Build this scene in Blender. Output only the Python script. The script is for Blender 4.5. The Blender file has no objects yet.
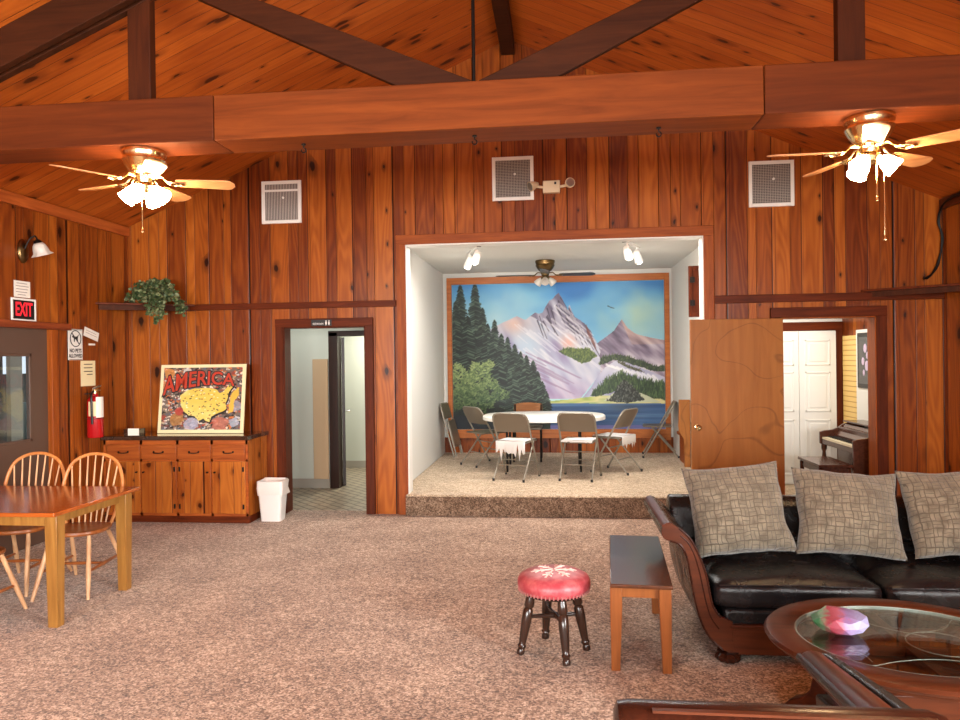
import bpy, bmesh, math, random
import numpy as np
from mathutils import Vector, Matrix, noise as mnoise
random.seed(7)
R = math.radians
SC = bpy.context.scene
COL = SC.collection

# ------------------------------------------------------------------ helpers
def lin(c):
    c = c / 255.0
    return c / 12.92 if c <= 0.04045 else ((c + 0.055) / 1.055) ** 2.4
def rgb(r, g, b):
    return (lin(r), lin(g), lin(b), 1.0)

class G:
    """small node-tree builder"""
    def __init__(s, name):
        s.m = bpy.data.materials.new(name); s.m.use_nodes = True
        s.t = s.m.node_tree; s.t.nodes.clear()
        s.out = s.n('ShaderNodeOutputMaterial')
    def n(s, t, ins=None, **kw):
        nd = s.t.nodes.new(t)
        for k, v in kw.items(): setattr(nd, k, v)
        for k, v in (ins or {}).items():
            if isinstance(v, bpy.types.NodeSocket): s.t.links.new(v, nd.inputs[k])
            else: nd.inputs[k].default_value = v
        return nd
    def math(s, op, a, b=0.0, c=0.0, clamp=False):
        return s.n('ShaderNodeMath', {0: a, 1: b, 2: c}, operation=op, use_clamp=clamp).outputs[0]
    def mr(s, v, a, b, c=0.0, d=1.0, smooth=True):
        return s.n('ShaderNodeMapRange', {'Value': v, 'From Min': a, 'From Max': b, 'To Min': c, 'To Max': d},
                   interpolation_type='SMOOTHSTEP' if smooth else 'LINEAR').outputs[0]
    def mix(s, f, a, b, blend='MIX'):
        return s.n('ShaderNodeMix', {'Factor': f, 'A': a, 'B': b} if False else {0: f, 6: a, 7: b}, data_type='RGBA', blend_type=blend).outputs[2]
    def ramp(s, f, stops):
        nd = s.n('ShaderNodeValToRGB', {0: f}); cr = nd.color_ramp
        while len(cr.elements) < len(stops): cr.elements.new(0.5)
        for e, (p, c) in zip(cr.elements, stops): e.position = p; e.color = c
        return nd.outputs[0]
    def vec(s, x, y, z=0.0):
        return s.n('ShaderNodeCombineXYZ', {0: x, 1: y, 2: z}).outputs[0]
    def noise(s, v, sc, det=3.0, rough=0.55, dist=0.0, out=0):
        return s.n('ShaderNodeTexNoise', {'Vector': v, 'Scale': sc, 'Detail': det, 'Roughness': rough, 'Distortion': dist}).outputs[out]
    def bump(s, h, st=0.3, d=0.01):
        return s.n('ShaderNodeBump', {'Height': h, 'Strength': st, 'Distance': d}).outputs[0]
    def pbr(s, col, rough=0.5, metal=0.0, bump=None, **kw):
        ins = {'Base Color': col, 'Roughness': rough, 'Metallic': metal}
        if bump is not None: ins['Normal'] = bump
        for k, v in kw.items(): ins[k.replace('_', ' ')] = v
        p = s.n('ShaderNodeBsdfPrincipled', ins)
        s.t.links.new(p.outputs[0], s.out.inputs[0])
        return s.m
    def pos(s):
        sp = s.n('ShaderNodeSeparateXYZ', {0: s.n('ShaderNodeNewGeometry').outputs['Position']}).outputs
        return sp
    def obj(s):
        return s.n('ShaderNodeTexCoord').outputs['Object']
    def rand(s):
        return s.n('ShaderNodeObjectInfo').outputs['Random']

def plain(name, c, rough=0.5, metal=0.0, bump=0.0, bscale=60.0, vary=0.0, **kw):
    g = G(name); o = g.obj(); b = None; col = c
    if vary:
        col = g.mix(g.mr(g.noise(o, bscale * 0.3, 3), .3, .7), tuple(x * (1 - vary) for x in c[:3]) + (1,), tuple(min(1, x * (1 + vary)) for x in c[:3]) + (1,))
    if bump: b = g.bump(g.noise(o, bscale, 4), bump, 0.004)
    return g.pbr(col, rough, metal, b, **kw)

def planks(name, ua, va, width, stops, rough=0.33, knot=0.5, knot_sc=(5.0, 2.2), seam=0.03, contrast=1.0, coat=0.0, regular=False, off=0.0, bead=0.0, spec=.25, ksize=1.0):
    """varnished knotty boards; ua across the boards, va along them (world axes)"""
    g = G(name); p = g.pos(); U = p['XYZ'.index(ua)]; V = p['XYZ'.index(va)]
    u = g.math('ADD', g.math('DIVIDE', U, width), off)
    if not regular:
        u = g.math('ADD', u, g.math('ADD', g.math('MULTIPLY', g.math('SINE', g.math('MULTIPLY', u, 2.3)), 0.24), g.math('MULTIPLY', g.math('SINE', g.math('MULTIPLY', u, 5.1)), 0.07)))
    idx = g.math('FLOOR', u); fr = g.math('SUBTRACT', u, idx)
    wn = g.n('ShaderNodeTexWhiteNoise', {'W': idx}, noise_dimensions='1D')
    r1 = wn.outputs['Value']; rc = g.n('ShaderNodeSeparateColor', {0: wn.outputs['Color']}).outputs
    gv = g.vec(g.math('ADD', g.math('MULTIPLY', U, 26.0), g.math('MULTIPLY', r1, 91.0)), g.math('ADD', g.math('MULTIPLY', V, 1.1), g.math('MULTIPLY', rc[1], 31.0)))
    fine = g.noise(gv, 1.0, 5, .6, .4)
    lv = g.vec(g.math('ADD', g.math('MULTIPLY', U, 5.5), g.math('MULTIPLY', r1, 47.0)), g.math('ADD', g.math('MULTIPLY', V, 0.55), g.math('MULTIPLY', rc[2], 17.0)))
    low = g.noise(lv, 1.0, 1, .4, .2)
    ring = g.math('MULTIPLY', g.math('ADD', g.math('SINE', g.math('MULTIPLY', low, 75.0)), 1.0), 0.5)
    tone = g.math('ADD', g.math('MULTIPLY', g.math('SUBTRACT', r1, .5), .40 * contrast), g.math('ADD', g.math('MULTIPLY', g.math('SUBTRACT', fine, .5), .42), g.math('MULTIPLY', g.math('SUBTRACT', ring, .5), .13)))
    tone = g.math('ADD', tone, 0.5, clamp=True)
    col = g.ramp(tone, stops)
    # knots
    kv = g.vec(g.math('MULTIPLY', U, knot_sc[0]), g.math('ADD', g.math('MULTIPLY', V, knot_sc[1]), g.math('MULTIPLY', rc[0], 53.0)))
    kw = g.n('ShaderNodeVectorMath', {0: kv, 1: g.n('ShaderNodeVectorMath', {0: g.noise(kv, 3.0, 2, out=1), 1: (.16, .16, 0)}, operation='MULTIPLY').outputs[0]}, operation='ADD').outputs[0]
    vo = g.n('ShaderNodeTexVoronoi', {'Vector': kw, 'Scale': 1.0, 'Randomness': 1.0}, voronoi_dimensions='2D')
    kr = g.n('ShaderNodeSeparateColor', {0: vo.outputs['Color']}).outputs
    has = g.math('LESS_THAN', kr[0], knot)
    size = g.math('MULTIPLY', g.math('ADD', g.math('MULTIPLY', g.math('POWER', kr[1], 2.0), .13), .035), ksize)
    kd = g.math('DIVIDE', vo.outputs['Distance'], size)
    core = g.math('MULTIPLY', g.mr(kd, .7, 1.15, 1.0, 0.0), has)
    halo = g.math('MULTIPLY', g.mr(kd, 1.0, 3.2, .55, 0.0), has)
    dk = stops[0][1]; dk2 = (dk[0] * .26, dk[1] * .2, dk[2] * .18, 1)
    col = g.mix(halo, col, (dk[0] * .75, dk[1] * .7, dk[2] * .7, 1))
    col = g.mix(g.math('MULTIPLY', core, .92), col, dk2)
    e = g.math('MINIMUM', fr, g.math('SUBTRACT', 1.0, fr))
    sm = g.mr(e, seam * .4, seam, 0.0, 1.0)
    col = g.mix(g.math('SUBTRACT', 1.0, sm), col, (dk[0] * .22, dk[1] * .18, dk[2] * .15, 1))
    if bead:
        bd = g.math('MULTIPLY', g.mr(g.math('ABSOLUTE', g.math('SUBTRACT', fr, .13)), 0.0, .028, 1.0, 0.0), bead)
        col = g.mix(bd, col, (dk[0] * .5, dk[1] * .42, dk[2] * .4, 1))
    h = g.math('ADD', g.math('MULTIPLY', g.mr(e, 0.0, seam * 1.6), 1.0), g.math('MULTIPLY', fine, .12))
    b = g.bump(h, .55, .006)
    ro = g.math('ADD', rough, g.math('MULTIPLY', g.math('SUBTRACT', fine, .5), .2))
    return g.pbr(col, ro, 0, b, Coat_Weight=coat, Coat_Roughness=.25, Specular_IOR_Level=spec)

def wood(name, c1, c2, axis='Z', rough=0.35, scale=1.0, coat=0.06, figure=0.0, spec=.32, **kw):
    """plain grained wood in object space, grain along axis"""
    g = G(name); o = g.obj()
    sc = {'X': (1.3, 16, 16), 'Y': (16, 1.3, 16), 'Z': (16, 16, 1.3)}[axis]
    mp = g.n('ShaderNodeMapping', {'Vector': o, 'Scale': tuple(x * scale for x in sc)}).outputs[0]
    mp = g.n('ShaderNodeVectorMath', {0: mp, 1: g.n('ShaderNodeCombineXYZ', {0: g.math('MULTIPLY', g.rand(), 40.0), 1: 0.0, 2: 0.0}).outputs[0]}, operation='ADD').outputs[0]
    f = g.noise(mp, 1.6, 5, .6, .6)
    col = g.ramp(f, [(.3, c1), (.7, c2)])
    if figure:
        low = g.noise(o, 1.5, 1.5, .45, .6)
        ln = g.math('ABSOLUTE', g.math('SUBTRACT', g.math('FRACT', g.math('MULTIPLY', low, 5.0)), .5))
        col = g.mix(g.math('MULTIPLY', g.mr(ln, 0.0, .05, 1.0, 0.0), figure), col, tuple(x * .45 for x in c1[:3]) + (1,))
    return g.pbr(col, rough, 0, g.bump(f, .08, .003), Coat_Weight=coat, Coat_Roughness=.15, Specular_IOR_Level=spec, **kw)

# ---- mesh helpers
def bm_new(): return bmesh.new()
def box(bm, x0, x1, y0, y1, z0, z1, mat=None):
    vs = [bm.verts.new((x, y, z)) for z in (z0, z1) for x, y in ((x0, y0), (x1, y0), (x1, y1), (x0, y1))]
    if mat is not None:
        for v in vs: v.co = mat @ v.co
    for f in ((3, 2, 1, 0), (4, 5, 6, 7), (0, 1, 5, 4), (1, 2, 6, 5), (2, 3, 7, 6), (3, 0, 4, 7)):
        bm.faces.new([vs[i] for i in f])
    return vs
def frame_of(d):
    d = Vector(d).normalized()
    a = Vector((0, 0, 1)) if abs(d.z) < .95 else Vector((1, 0, 0))
    x = a.cross(d).normalized(); y = d.cross(x)
    return x, y, d
def ring_bridge(bm, rings, cap=True, closed=False):
    n = len(rings[0])
    prs = list(zip(rings[:-1], rings[1:])) + ([(rings[-1], rings[0])] if closed else [])
    for a, b in prs:
        for i in range(n):
            j = (i + 1) % n
            try: bm.faces.new((a[i], a[j], b[j], b[i]))
            except ValueError: pass
    if cap and not closed:
        bm.faces.new(rings[0][::-1]); bm.faces.new(rings[-1])
def cyl(bm, p0, p1, r0, r1=None, seg=12, cap=True):
    r1 = r0 if r1 is None else r1
    p0, p1 = Vector(p0), Vector(p1); x, y, d = frame_of(p1 - p0)
    rs = []
    for p, r in ((p0, r0), (p1, r1)):
        rs.append([bm.verts.new(p + (x * math.cos(a) + y * math.sin(a)) * r) for a in [2 * math.pi * i / seg for i in range(seg)]])
    ring_bridge(bm, rs, cap)
def turned(bm, p0, p1, prof, seg=14):
    """profile [(t, r)] along p0-p1"""
    p0, p1 = Vector(p0), Vector(p1); x, y, d = frame_of(p1 - p0); rs = []
    for t, r in prof:
        p = p0.lerp(p1, t)
        rs.append([bm.verts.new(p + (x * math.cos(a) + y * math.sin(a)) * max(r, 1e-4)) for a in [2 * math.pi * i / seg for i in range(seg)]])
    ring_bridge(bm, rs, True)
def lathe(bm, prof, c=(0, 0, 0), seg=24, sx=1.0, sy=1.0, cap=True, rib=0.0, ribn=12):
    rs = []
    for r, z in prof:
        rr = []
        for i in range(seg):
            a = 2 * math.pi * i / seg; q = r * (1 + rib * math.cos(ribn * a))
            rr.append(bm.verts.new((c[0] + q * sx * math.cos(a), c[1] + q * sy * math.sin(a), c[2] + z)))
        rs.append(rr)
    ring_bridge(bm, rs, cap)
def tube(bm, pts, r, seg=8, closed=False, flat=None):
    pts = [Vector(p) for p in pts]; n = len(pts); rs = []
    prev = None
    for i, p in enumerate(pts):
        if closed: d = pts[(i + 1) % n] - pts[i - 1]
        else: d = pts[min(i + 1, n - 1)] - pts[max(i - 1, 0)]
        d.normalize()
        if prev is None: x, y, _ = frame_of(d)
        else:
            x = prev - d * prev.dot(d); x.normalize(); y = d.cross(x)
        prev = x
        rad = r[i] if isinstance(r, (list, tuple)) else r
        rs.append([bm.verts.new(p + (x * math.cos(a) + y * math.sin(a)) * rad) for a in [2 * math.pi * k / seg for k in range(seg)]])
    ring_bridge(bm, rs, True, closed)
def curve(pts, n=8):
    """Catmull-Rom through pts"""
    pts = [Vector(p) for p in pts]; o = []
    P = [pts[0] * 2 - pts[1]] + pts + [pts[-1] * 2 - pts[-2]]
    for i in range(1, len(P) - 2):
        a, b, c, d = P[i - 1:i + 3]
        for k in range(n):
            t = k / n
            o.append(.5 * ((2 * b) + (c - a) * t + (2 * a - 5 * b + 4 * c - d) * t * t + (3 * b - a - 3 * c + d) * t ** 3))
    o.append(pts[-1]); return o
def prism(bm, poly, d0, d1, axis='y', mat=None):
    """poly: list of 2-D points; axis y -> (x,z), x -> (y,z), z -> (x,y)"""
    def P(a, b, d): return {'y': (a, d, b), 'x': (d, a, b), 'z': (a, b, d)}[axis]
    A = [bm.verts.new(P(a, b, d0)) for a, b in poly]; B = [bm.verts.new(P(a, b, d1)) for a, b in poly]
    if mat is not None:
        for v in A + B: v.co = mat @ v.co
    n = len(poly)
    bm.faces.new(A); bm.faces.new(B[::-1])
    for i in range(n):
        j = (i + 1) % n; bm.faces.new((A[j], A[i], B[i], B[j]))
def ellipsoid(bm, c, rx, ry, rz, seg=14, rings=8, e=1.0):
    prof = []
    rs = []
    for k in range(rings + 1):
        th = math.pi * (k / rings) - math.pi / 2
        r = max(math.cos(th), 0.0) ** e; z = math.copysign(abs(math.sin(th)) ** e, math.sin(th))
        r = max(r, .004)
        rs.append([bm.verts.new((c[0] + rx * r * math.cos(a), c[1] + ry * r * math.sin(a), c[2] + rz * z)) for a in [2 * math.pi * i / seg for i in range(seg)]])
    ring_bridge(bm, rs, True)
def cushion(bm, w, d, h, n=14, ears=.05, p=4.0, seed=0, wrinkle=0.006):
    """pillow lying in local XY, thickness +-h in Z"""
    top, bot = [], []
    for sgn, store in ((1, top), (-1, bot)):
        for i in range(n + 1):
            row = []
            for j in range(n + 1):
                u = -1 + 2 * i / n; v = -1 + 2 * j / n
                u = math.sin(u * math.pi / 2) * .5 + u * .5; v = math.sin(v * math.pi / 2) * .5 + v * .5
                z = h * ((max(0, 1 - abs(u) ** p)) * (max(0, 1 - abs(v) ** p))) ** .5
                x = w * u * (1 - ears * (1 - v * v)); y = d * v * (1 - ears * (1 - u * u))
                wv = mnoise.noise(Vector((x * 7 + seed * 9, y * 7, sgn * 3))) * wrinkle * 2.2
                if sgn < 0 and (i in (0, n) or j in (0, n)): row.append(top[i][j]); continue
                row.append(bm.verts.new((x + wv * .5, y + wv * .5, sgn * (z + wv * (z / h)))))
            store.append(row)
    for i in range(n):
        for j in range(n):
            bm.faces.new((top[i][j], top[i + 1][j], top[i + 1][j + 1], top[i][j + 1]))
            try: bm.faces.new((bot[i][j], bot[i][j + 1], bot[i + 1][j + 1], bot[i + 1][j]))
            except ValueError: pass
def soft_box(bm, x0, x1, y0, y1, z0, z1, crown=.03, n=10, r=.04, front=.0):
    """rounded upholstery block with a crowned top"""
    def ax(t, a, b):
        return a + (b - a) * t
    N = n
    # superellipsoid shell
    cx, cy, cz = (x0 + x1) / 2, (y0 + y1) / 2, (z0 + z1) / 2
    hx, hy, hz = (x1 - x0) / 2, (y1 - y0) / 2, (z1 - z0) / 2
    tmp = bmesh.new(); bmesh.ops.create_cube(tmp, size=2.0)
    bmesh.ops.subdivide_edges(tmp, edges=tmp.edges[:], cuts=N, use_grid_fill=True)
    mp = {}
    for v in tmp.verts:
        q = Vector((v.co.x * hx, v.co.y * hy, v.co.z * hz))
        inner = Vector((max(-hx + r, min(hx - r, q.x)), max(-hy + r, min(hy - r, q.y)), max(-hz + r, min(hz - r, q.z))))
        # push grid lines toward the corners for rounding
        dd = q - inner
        if dd.length > 1e-6: q = inner + dd.normalized() * r
        u, w = v.co.x, v.co.y
        cr = crown * (1 - u ** 4) * (1 - w ** 4)
        if v.co.z > -.2: q.z += cr * max(0, (v.co.z + .2) / 1.2)
        if front: q.y -= front * (1 - u ** 4) * max(0, -w) ** 2 * (1 - v.co.z ** 2)
        q += Vector((0, 0, 1)) * mnoise.noise(Vector((q.x * 4 + x0 * 5, q.y * 4, 1))) * .006
        mp[v] = bm.verts.new((cx + q.x, cy + q.y, cz + q.z))
    for f in tmp.faces: bm.faces.new([mp[v] for v in f.verts])
    tmp.free()

def obj(name, bm, mat, parent=None, bev=0.0, ang=38, seg=2, smooth=True, xf=None, mats=None, sub=0):
    if xf is not None: bmesh.ops.transform(bm, matrix=xf, verts=bm.verts)
    bmesh.ops.recalc_face_normals(bm, faces=bm.faces)
    th = R(ang)
    for f in bm.faces: f.smooth = smooth
    for e in bm.edges:
        e.smooth = not (len(e.link_faces) == 2 and e.calc_face_angle(0) > th) if smooth else True
    me = bpy.data.meshes.new(name); bm.to_mesh(me); bm.free()
    for m in (mats or [mat]): me.materials.append(m)
    o = bpy.data.objects.new(name, me); COL.objects.link(o)
    if parent is not None: o.parent = parent
    if bev:
        b = o.modifiers.new('edge', 'BEVEL'); b.width = bev; b.segments = seg; b.limit_method = 'ANGLE'; b.angle_limit = R(35)
        b.harden_normals = False
    if sub:
        s = o.modifiers.new('sub', 'SUBSURF'); s.levels = sub; s.render_levels = sub
    return o
def tag(o, label, cat, group=None):
    o['label'] = label; o['category'] = cat
    if group: o['group'] = group
    return o
def thing(name, label, cat, loc=(0, 0, 0), rz=0.0, group=None):
    o = bpy.data.objects.new(name, None); COL.objects.link(o); o.empty_display_size = .05
    o.location = loc; o.rotation_euler = (0, 0, rz)
    return tag(o, label, cat, group)
def struct(name, bm, mat, parent=None, **kw):
    o = obj(name, bm, mat, parent, **kw)
    if parent is None: o['kind'] = 'structure'
    return o
def sbox(name, mat, x0, x1, y0, y1, z0, z1, bev=0.0, parent=None):
    b = bm_new(); box(b, x0, x1, y0, y1, z0, z1); return struct(name, b, mat, parent, bev=bev)
def pbox(name, mat, parent, x0, x1, y0, y1, z0, z1, bev=0.004, xf=None):
    b = bm_new(); box(b, x0, x1, y0, y1, z0, z1); return obj(name, b, mat, parent, bev=bev, xf=xf)
def dup(root, loc=None, rz=None, label=None, group=None):
    r = root.copy(); COL.objects.link(r)
    if loc is not None: r.location = loc
    if rz is not None: r.rotation_euler = (0, 0, rz)
    if label: r['label'] = label
    if group: r['group'] = group
    for ch in [c for c in KIDS.get(root.name, []) or root.children]:
        c = ch.copy(); COL.objects.link(c); c.parent = r
        for gch in list(ch.children):
            d = gch.copy(); COL.objects.link(d); d.parent = c
    return r
KIDS = {}
def text_bm(body, size, xf, extrude=0.0, warp=None, bold=0.0, sx=1.0):
    cu = bpy.data.curves.new('txt', 'FONT'); cu.body = body; cu.size = size
    cu.align_x = 'CENTER'; cu.align_y = 'CENTER'; cu.offset = bold; cu.resolution_u = 3; cu.extrude = extrude
    o = bpy.data.objects.new('txt', cu); COL.objects.link(o)
    dg = bpy.context.evaluated_depsgraph_get(); dg.update()
    me = bpy.data.meshes.new_from_object(o.evaluated_get(dg))
    bm = bmesh.new(); bm.from_mesh(me)
    bpy.data.objects.remove(o); bpy.data.curves.remove(cu); bpy.data.meshes.remove(me)
    for v in bm.verts:
        v.co.x *= sx
        if warp: v.co = Vector(warp(v.co))
    bmesh.ops.transform(bm, matrix=xf, verts=bm.verts)
    return bm
def join(bm, other):
    me = bpy.data.meshes.new('j'); other.to_mesh(me); other.free(); bm.from_mesh(me); bpy.data.meshes.remove(me)
# ------------------------------------------------------------------ paintings as coloured grids
class Canvas:
    def __init__(s, w, h, seed=1):
        s.w, s.h = w, h; s.a = np.zeros((h, w, 3)); s.rg = np.random.RandomState(seed)
        yy, xx = np.mgrid[0:h, 0:w]; s.u = (xx + .5) / w; s.t = (yy + .5) / h    # t grows downwards
    def vn(s, fx, fy, seed=0, rot=0.0, oct=1):
        rg = np.random.RandomState(seed + 11); tot = 0; amp = 1; nrm = 0
        c, sn = math.cos(rot), math.sin(rot)
        U = s.u * c + s.t * sn * s.h / s.w; T = -s.u * sn * s.w / s.h + s.t * c
        for k in range(oct):
            gx = rg.rand(64, 64)
            x = (U * fx * 2 ** k) + 7.3 * k; y = (T * fy * 2 ** k) + 3.1 * k
            xi = np.floor(x).astype(int); yi = np.floor(y).astype(int); fx_ = x - xi; fy_ = y - yi
            fx_ = fx_ * fx_ * (3 - 2 * fx_); fy_ = fy_ * fy_ * (3 - 2 * fy_)
            A = gx[yi % 64, xi % 64]; B = gx[yi % 64, (xi + 1) % 64]; C = gx[(yi + 1) % 64, xi % 64]; D = gx[(yi + 1) % 64, (xi + 1) % 64]
            tot = tot + amp * ((A * (1 - fx_) + B * fx_) * (1 - fy_) + (C * (1 - fx_) + D * fx_) * fy_); nrm += amp; amp *= .5
        return tot / nrm
    def poly(s, pts, jit=0.0, seed=0):
        U = s.u + (s.vn(40, 30, seed, oct=2) - .5) * jit; T = s.t + (s.vn(40, 30, seed + 5, oct=2) - .5) * jit
        m = np.zeros(s.u.shape, bool); n = len(pts)
        for i in range(n):
            x0, y0 = pts[i]; x1, y1 = pts[(i + 1) % n]
            if y0 == y1: continue
            c = ((y0 > T) != (y1 > T)) & (U < (x1 - x0) * (T - y0) / (y1 - y0) + x0); m ^= c
        return m
    def fill(s, m, c, al=1.0):
        c = np.array(c, float)
        al = np.broadcast_to(al, m.shape)[..., None] * m[..., None]
        s.a = s.a * (1 - al) + (c if c.ndim == 1 else c) * al
    def grad(s, f, cols):
        f = np.clip(f, 0, 1); n = len(cols) - 1; cols = np.array(cols, float)
        i = np.minimum((f * n).astype(int), n - 1); k = (f * n - i)[..., None]
        return cols[i] * (1 - k) + cols[i + 1] * k
    def stroke(s, x0, y0, x1, y1, wd, c, al=1.0):
        """uv coordinates, width in pixels"""
        X0, Y0, X1, Y1 = x0 * s.w, y0 * s.h, x1 * s.w, y1 * s.h
        a, b = int(max(0, min(X0, X1) - wd - 1)), int(min(s.w, max(X0, X1) + wd + 2)); c0, d = int(max(0, min(Y0, Y1) - wd - 1)), int(min(s.h, max(Y0, Y1) + wd + 2))
        if a >= b or c0 >= d: return
        yy, xx = np.mgrid[c0:d, a:b]; dx, dy = X1 - X0, Y1 - Y0; L = dx * dx + dy * dy + 1e-9
        t = np.clip(((xx - X0) * dx + (yy - Y0) * dy) / L, 0, 1); di = np.hypot(xx - X0 - t * dx, yy - Y0 - t * dy)
        k = np.clip(wd * (1 - .5 * t) - di + .5, 0, 1)[..., None] * al
        s.a[c0:d, a:b] = s.a[c0:d, a:b] * (1 - k) + np.array(c, float) * k
    def mesh(s, name, mat, parent, P):
        """P(u,t arrays)->xyz arrays; vertex colours, one quad per cell"""
        h, w = s.h, s.w
        x, y, z = P(s.u, s.t); co = np.stack([x, y, z], -1).reshape(-1, 3)
        i = np.arange(h * w).reshape(h, w)
        q = np.stack([i[1:, :-1], i[1:, 1:], i[:-1, 1:], i[:-1, :-1]], -1).reshape(-1, 4)
        me = bpy.data.meshes.new(name); me.vertices.add(len(co)); me.vertices.foreach_set('co', co.ravel().astype(np.float32))
        me.loops.add(q.size); me.loops.foreach_set('vertex_index', q.ravel().astype(np.int32))
        me.polygons.add(len(q)); me.polygons.foreach_set('loop_start', np.arange(0, q.size, 4).astype(np.int32)); me.polygons.foreach_set('loop_total', np.full(len(q), 4, np.int32))
        me.update(calc_edges=True)
        a = np.clip(s.a, 0, 255) / 255.0; a = np.where(a <= .04045, a / 12.92, ((a + .055) / 1.055) ** 2.4)
        at = me.color_attributes.new('paint', 'FLOAT_COLOR', 'POINT')
        at.data.foreach_set('color', np.concatenate([a.reshape(-1, 3), np.ones((h * w, 1))], 1).ravel().astype(np.float32))
        me.materials.append(mat)
        o = bpy.data.objects.new(name, me); COL.objects.link(o)
        if parent is not None: o.parent = parent
        return o
def paint_mat(name, rough=.5, bump=0.0):
    g = G(name); a = g.n('ShaderNodeAttribute', attribute_name='paint').outputs['Color']
    b = g.bump(g.noise(g.obj(), 60, 3), bump, .003) if bump else None
    return g.pbr(a, rough, 0, b)

def paint_mural():
    c = Canvas(424, 295, 3); u, t = c.u, c.t
    def S(*p): return [((x - 45) / 848, (y - 52) / 590) for x, y in p]
    def one(x, y): return (x - 45) / 848, (y - 52) / 590
    # sky
    n1 = c.vn(4, 5, 1, oct=3); n2 = c.vn(9, 6, 2, oct=3)
    f = .18 + t * 1.35 + (n1 - .5) * .8 - .2 * np.exp(-((u - .58) / .14) ** 2) + .10 * (u < .5)
    c.a = c.grad(f, [(52, 124, 196), (88, 160, 214), (126, 190, 222), (160, 208, 222), (178, 216, 220)])
    al = np.exp(-(((u - .84) / .16) ** 2 + ((t - .22) / .17) ** 2)) * np.clip(n2 * 1.5 - .15, 0, 1)
    c.fill(np.ones_like(u, bool), (182, 208, 182), al * .8)
    al = np.exp(-(((u - .22) / .16) ** 2 + ((t - .2) / .13) ** 2)) * np.clip(n2 * 1.6 - .3, 0, 1)
    c.fill(np.ones_like(u, bool), (176, 210, 224), al * .9)
    # second mountain
    m = c.poly(S((585, 345), (620, 305), (655, 280), (690, 255), (708, 232), (725, 205), (738, 222), (750, 240), (775, 260), (800, 270), (845, 281), (900, 292), (900, 440), (585, 440)), .004, 3)
    rk = c.vn(9, 26, 5, rot=.7, oct=3)
    c.fill(m, c.grad(rk + (t - .45) * 1.1 - .06, [(84, 72, 92), (126, 112, 134), (172, 160, 178), (214, 206, 214), (196, 206, 200)]))
    lit = m & (u - one(725, 205)[0] > (t - one(725, 205)[1]) * .30 - .004) & (t < .43)
    c.fill(lit, (222, 176, 148), .55 * np.clip(1.3 - (t - .26) * 5, 0, 1))
    # main mountain with sweeping snow slopes
    ridge = ((200, 235), (240, 215), (280, 198), (310, 184), (330, 194), (345, 201), (365, 184), (385, 171), (400, 177), (414, 172), (425, 150), (440, 126), (455, 118), (466, 103), (478, 94), (490, 112), (497, 124), (505, 148), (515, 166), (518, 150), (523, 144), (531, 170), (542, 192), (560, 204), (580, 219), (592, 236), (605, 248), (612, 268), (626, 292))
    m = c.poly(S(*ridge, (640, 330), (640, 420), (560, 520), (430, 520), (300, 420), (200, 400)), .003, 7)
    warp = (c.vn(5, 5, 21, oct=2) - .5)
    sl = c.vn(30, 5, 9, rot=-.62, oct=2)
    rk = c.vn(36, 7, 8, rot=-.38, oct=3)
    f = rk * .95 - .04 + (t - .28) * .5
    c.fill(m, c.grad(f, [(58, 52, 74), (112, 104, 130), (168, 164, 186), (216, 216, 226), (244, 242, 240)]))
    snow = m & (t > .20 + .42 * np.clip(u - .26, 0, 1) + warp * .12)
    f = sl * .95 + .05
    c.fill(snow, c.grad(f, [(112, 100, 142), (152, 142, 182), (184, 188, 210), (216, 216, 226), (184, 200, 218)]), .88)
    pk = m * np.exp(-(((u - .30) / .06) ** 2 + ((t - .28) / .07) ** 2))
    c.fill(m, (232, 190, 172), pk * .75)
    c.fill(m, (236, 170, 150), .7 * np.exp(-(((u - .555) / .035) ** 2 + ((t - .41) / .05) ** 2)))
    bl = m * np.exp(-(((u - .36) / .07) ** 2 + ((t - .42) / .09) ** 2))
    c.fill(m, (186, 208, 228), bl * .75)
    pv = m * np.clip((t - .62) * 5, 0, 1) * np.clip(c.vn(10, 5, 33, rot=-.5), 0, 1)
    c.fill(m, (186, 154, 188), pv * .75)
    rg = c.rg
    for k in range(26):        # dark fissures falling from the crest
        x = rg.uniform(385, 610); yy = np.interp(x, [p[0] for p in ridge], [p[1] for p in ridge]) + rg.uniform(4, 60)
        ln = rg.uniform(28, 90); dx = ln * rg.uniform(.25, .6)
        a, b = one(x, yy), one(x + dx, yy + ln); c.stroke(*a, *b, rg.uniform(.8, 1.8), (52, 44, 62), .75)
    for k in range(46):        # bright slides
        x = rg.uniform(300, 600); yy = np.interp(x, [p[0] for p in ridge], [p[1] for p in ridge]) + rg.uniform(25, 150)
        ln = rg.uniform(40, 120); a, b = one(x, yy), one(x + ln * .95, yy + ln * .8); c.stroke(*a, *b, rg.uniform(1, 2.2), (236, 234, 240), .5)
    for k in range(16):
        x = rg.uniform(330, 430); yy = rg.uniform(330, 420); ln = rg.uniform(70, 170)
        a, b = one(x, yy), one(x + ln, yy + ln * .5); c.stroke(*a, *b, rg.uniform(1, 2.6), (150, 126, 160), .55)
    for k in range(9):
        a, b = one(585 + k * 4, 225 + k * 9), one(592 + k * 4, 262 + k * 8); c.stroke(*a, *b, 1.4, (120, 66, 58), .6)
    # right snow hill
    m = c.poly(S((560, 525), (600, 480), (630, 430), (660, 395), (700, 370), (740, 375), (800, 400), (900, 440), (900, 525)), .004, 17)
    c.fill(m, c.grad(c.vn(16, 7, 18, rot=.5, oct=2), [(126, 118, 156), (170, 170, 200), (212, 212, 224), (192, 202, 218)]))
    for k in range(10):
        a, b = one(665 + 20 * k, 385 + 5 * k), one(700 + 21 * k, 400 + 8 * k); c.stroke(*a, *b, 2.4, (244, 244, 246), .7)
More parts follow.
